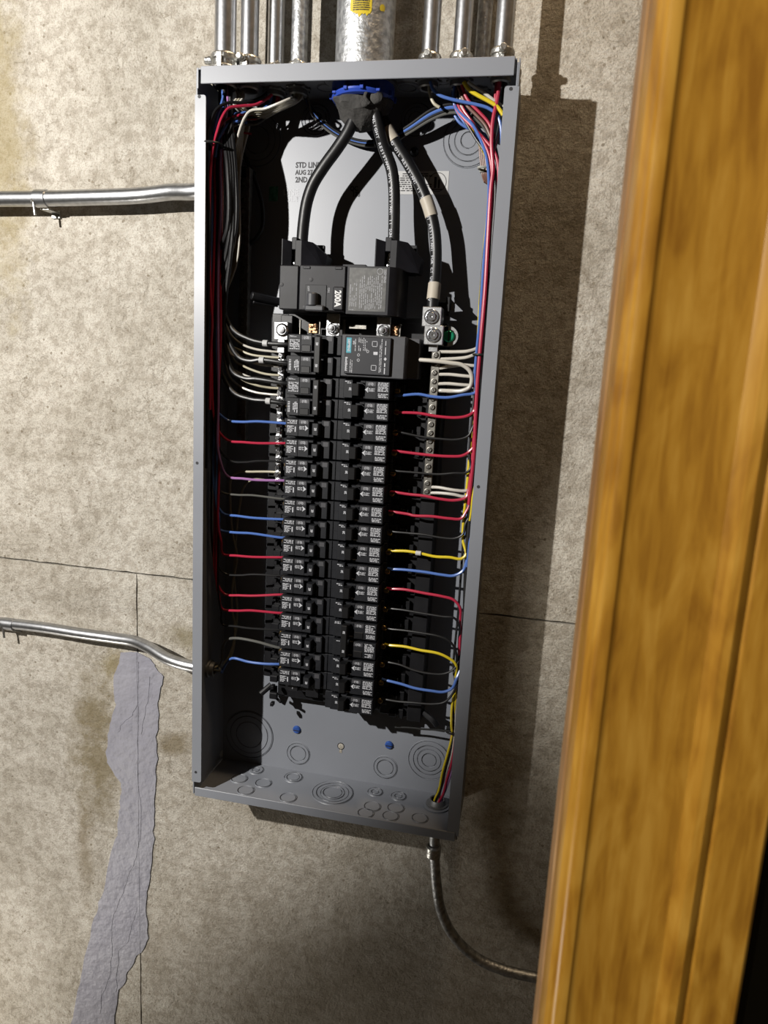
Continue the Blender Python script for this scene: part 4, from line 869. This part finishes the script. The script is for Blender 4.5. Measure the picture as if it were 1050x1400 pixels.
# neutrals to the right bar
NR = [([(603, 481), (625, 481), (640, 480), (652, 476), (660, 468)], 'topmost'), ([(601, 491), (625, 490), (640, 488), (651, 483), (660, 472)], 'second'), ([(599, 504), (615, 501), (632, 499), (648, 500), (659, 500)], 'third'),
      ([(598, 512), (615, 512), (635, 514), (648, 515), (658, 514)], 'fourth'), ([(597, 525), (612, 524.5), (630, 526), (645, 527), (656, 527)], 'fifth'), ([(587, 666), (600, 666.5), (620, 670), (636, 671), (644, 668)], 'sixth'), ([(585, 674), (600, 674), (620, 676), (634, 679), (643, 678)], 'lowest')]
for i, (P, o_) in enumerate(NR):
    pts = [W(P[0][0]-4, P[0][1], -.049)]+[W(u, v, -.050-.004*min(k, 2)) for k, (u, v) in enumerate(P)]
    A = pts[-1]; pts += [Vector((.164+.002*(i % 3), A.y, A.z+.03)), Vector((.166+.002*(i % 3), -.055, zz(-.20))), Vector((.164, -.05, zz(-.12))), Vector((.150, -.05, zz(-.07))), Vector((holesR[1][0]+.004, holesR[1][1], zz(-.03))), Vector((holesR[1][0]+.004, holesR[1][1], zz(.01)))]
    wire(pts, 'white', f'white neutral wire, {o_} on the right neutral bar', 'white neutral wires on the right neutral bar', .0020)
wire([W(558, 491.5, -.060), W(575, 492, -.064), W(595, 493.5, -.067), W(615, 496, -.067), W(632, 499, -.066), W(642, 507, -.065), W(645, 518, -.064), W(642, 529, -.063), W(632, 534, -.062), W(618, 534.5, -.058), W(604, 534, -.050), W(596, 534, -.049)], 'white', 'thick white wire looping from the surge protector back to the right neutral bar', 'surge protector leads', .0024, None, 12)
# arched bundle crossing behind the service cables to the right wall
AR = [('black', 0, .0024), ('blue', 3.5, .0021), ('black', 7, .0020), ('grey', 9.5, .0017)]
for i, (c_, d, r_) in enumerate(AR):
    pts = [W(408+d*.4, 112, -.040), W(415+d*.5, 128+d*.3, -.034), W(428, 152+d*.6, -.026), W(452, 175+d*.6, -.020), W(480, 190+d*.5, -.018), W(507, 194+d*.6, -.018), W(535, 187+d*.8, -.022), W(560, 172+d, -.030), W(590, 151+d*1.3, -.036), W(615, 143+d*1.2, -.040), W(640, 146+d*1.1, -.044), W(656, 158+d*1.0, -.048), W(668, 178+d*.7, -.050), W(677, 203+d*.4, -.052), W(682, 240, -.054), Vector((.168-.002*i, -.055, zz(-.14))), Vector((.168-.002*i, -.055, zz(-.30))), Vector((.168-.002*i, -.057, zz(-.45-.03*i)))]
    wire(pts, c_, ['upper black', 'blue', 'lower black', 'thin grey'][i]+' wire of the arched bundle crossing behind the service cables', 'arched wires crossing the top of the panel', r_)
UR = [('cream', [(587, 118), (587, 124), (590, 135), (594, 142), (601, 147)], 'cream wire curling down from the first bushing right of the putty', .0018, -.052),
      ('blue', [(588, 112), (592, 122), (601, 130), (615, 135), (632, 139), (652, 143), (668, 148), (680, 158), (685, 175), (686, 200)], 'blue wire sweeping right from the first bushing right of the putty', .0018, -.062),
      ('blue', [(619, 112), (619, 125), (619, 140), (621, 155), (628, 167), (640, 175), (655, 180), (668, 188), (676, 205)], 'blue wire hanging straight down then looping under the arched bundle', .0018, -.036),
      ('red', [(630, 112), (633, 122), (638, 134), (645, 143), (655, 153), (668, 168), (677, 190)], 'inner red wire slanting right under the yellow wire', .0018, -.060),
      ('brown', [(625, 112), (628, 122), (633, 135), (640, 146), (652, 158), (664, 172), (674, 195)], 'brown wire slanting right beside the inner red wire', .0018, -.056),
      ('yellow', [(634, 112), (641, 122), (653, 130), (668, 138), (680, 146), (688, 157)], 'bright yellow wire at the upper right corner', .0022, -.066),
      ('white', [(640, 112), (648, 118), (662, 127), (675, 137), (688, 146)], 'printed white wire above the yellow wire at the upper right', .0019, -.060),
      ('red', [(683, 108), (682, 120), (679, 140), (675, 158), (673, 172), (672, 200), (674, 230), (671, 260), (667, 330), (663, 400), (657, 470), (653, 520), (650, 575), (648, 620), (644, 660), (641, 690)], 'bright red wire running straight down the right bundle', .0022, -.066),
      ('black', [(668, 205), (676, 240), (676, 300), (671, 380), (663, 470), (657, 540), (651, 620), (645, 680), (641, 730), (637, 790), (636, 830)], 'thick black wire lying along the lower right bundle', .0030, -.060),
      ('yellow', [(664, 590), (655, 640), (650, 660), (646, 680), (644, 700), (642, 712)], 'thin yellow wire along the right flange below mid height', .0012, -.070),
      ('blue', [(652, 690), (646, 725), (642, 740), (640, 757), (638, 775)], 'blue wire at the right flange near the lower breakers', .0012, -.066)]
for c_, P, lab, r_, y_ in UR:
    wire([W(u, v, y_) for u, v in P], c_, lab, 'loose wires in the right bundle', r_)
wb = W(658, 186, -.045)
for k in range(4):
    wire([W(655+k*2.2, 184, -.046), W(656+k*2.2, 205, -.046), W(658+k*2.2, 225, -.046), W(660+k*2, 240-k, -.046), W(663+k*1.4, 249+k, -.050)], 'brown', ['leftmost', 'second', 'third', 'rightmost'][k]+' strand of the short brown bundle at the upper right', 'short brown bundle at the upper right', .0014)
ziptie(W(648, 155, -.042), (1, 0, -.6), (.0085, .0085), 'black cable tie on the arched bundle at the upper right')
ziptie(W(664, 231, -.050), (0, 0, 1), (.0100, .0060), 'pale cable tie on the short brown bundle', 'tie_w')
ziptie(W(514, 193, -.020), (1, 0, 0), (.0055, .0055), 'small black cable tie behind the middle service cable')
ziptie(W(657, 485, -.062), (0, 0, 1), (.0085, .0085), 'black cable tie round the right bundle beside the neutral wires')
ziptie(W(618, 1000, -.055), (0, 0, 1), (.0075, .0075), 'black cable tie with a long tail at the bottom right', 'tie', [W(616, 1000, -.062), W(600, 998, -.055), W(580, 997, -.045), W(560, 995, -.038), W(540, 994.5, -.034)])
MB().box(W(668, 236, -.060), W(672, 252, -.058), .0004).done('wire_marker', 'paper', enc)
# wires dropping to the bottom right bushing
for k, (c_, P, lab) in enumerate([('yellow', [(624, 935), (618, 965), (617, 990), (618, 1005), (612, 1030), (605, 1055), (600, 1080), (597, 1100)], 'yellow wire dropping into the bottom right bushing'),
                                  ('black', [(627, 930), (621, 965), (620, 1000), (615, 1030), (608, 1055), (602, 1080), (599, 1100)], 'black wire dropping into the bottom right bushing'),
                                  ('white', [(631, 930), (624, 960), (622, 1000), (618, 1030), (612, 1050), (604, 1075), (598, 1102)], 'white wire dropping into the bottom right bushing'),
                                  ('red', [(632, 940), (626, 980), (621, 1020), (617, 1045), (611, 1065), (606, 1085), (601, 1100)], 'red wire dropping into the bottom right bushing'),
                                  ('purple', [(634, 960), (628, 1000), (622, 1040), (616, 1060), (609, 1080), (603, 1100)], 'purple wire dropping into the bottom right bushing')]):
    ys_ = [-.055, -.056, -.054, -.050, -.048, -.044, -.038, p1.y][-len(P):]
    pts = [W(u, v, y) for (u, v), y in zip(P, ys_)]; pts[-1] = Vector((p1.x+(k-2)*.0022, p1.y-.001*(k % 2), zz(-BH+.006))); pts.append(pts[-1]-Vector((0, 0, .02)))
    wire(pts, c_, lab, 'wires into the bottom right bushing', .0016)
for o in bpy.data.objects:
    if '_abs' in o: del o['_abs']
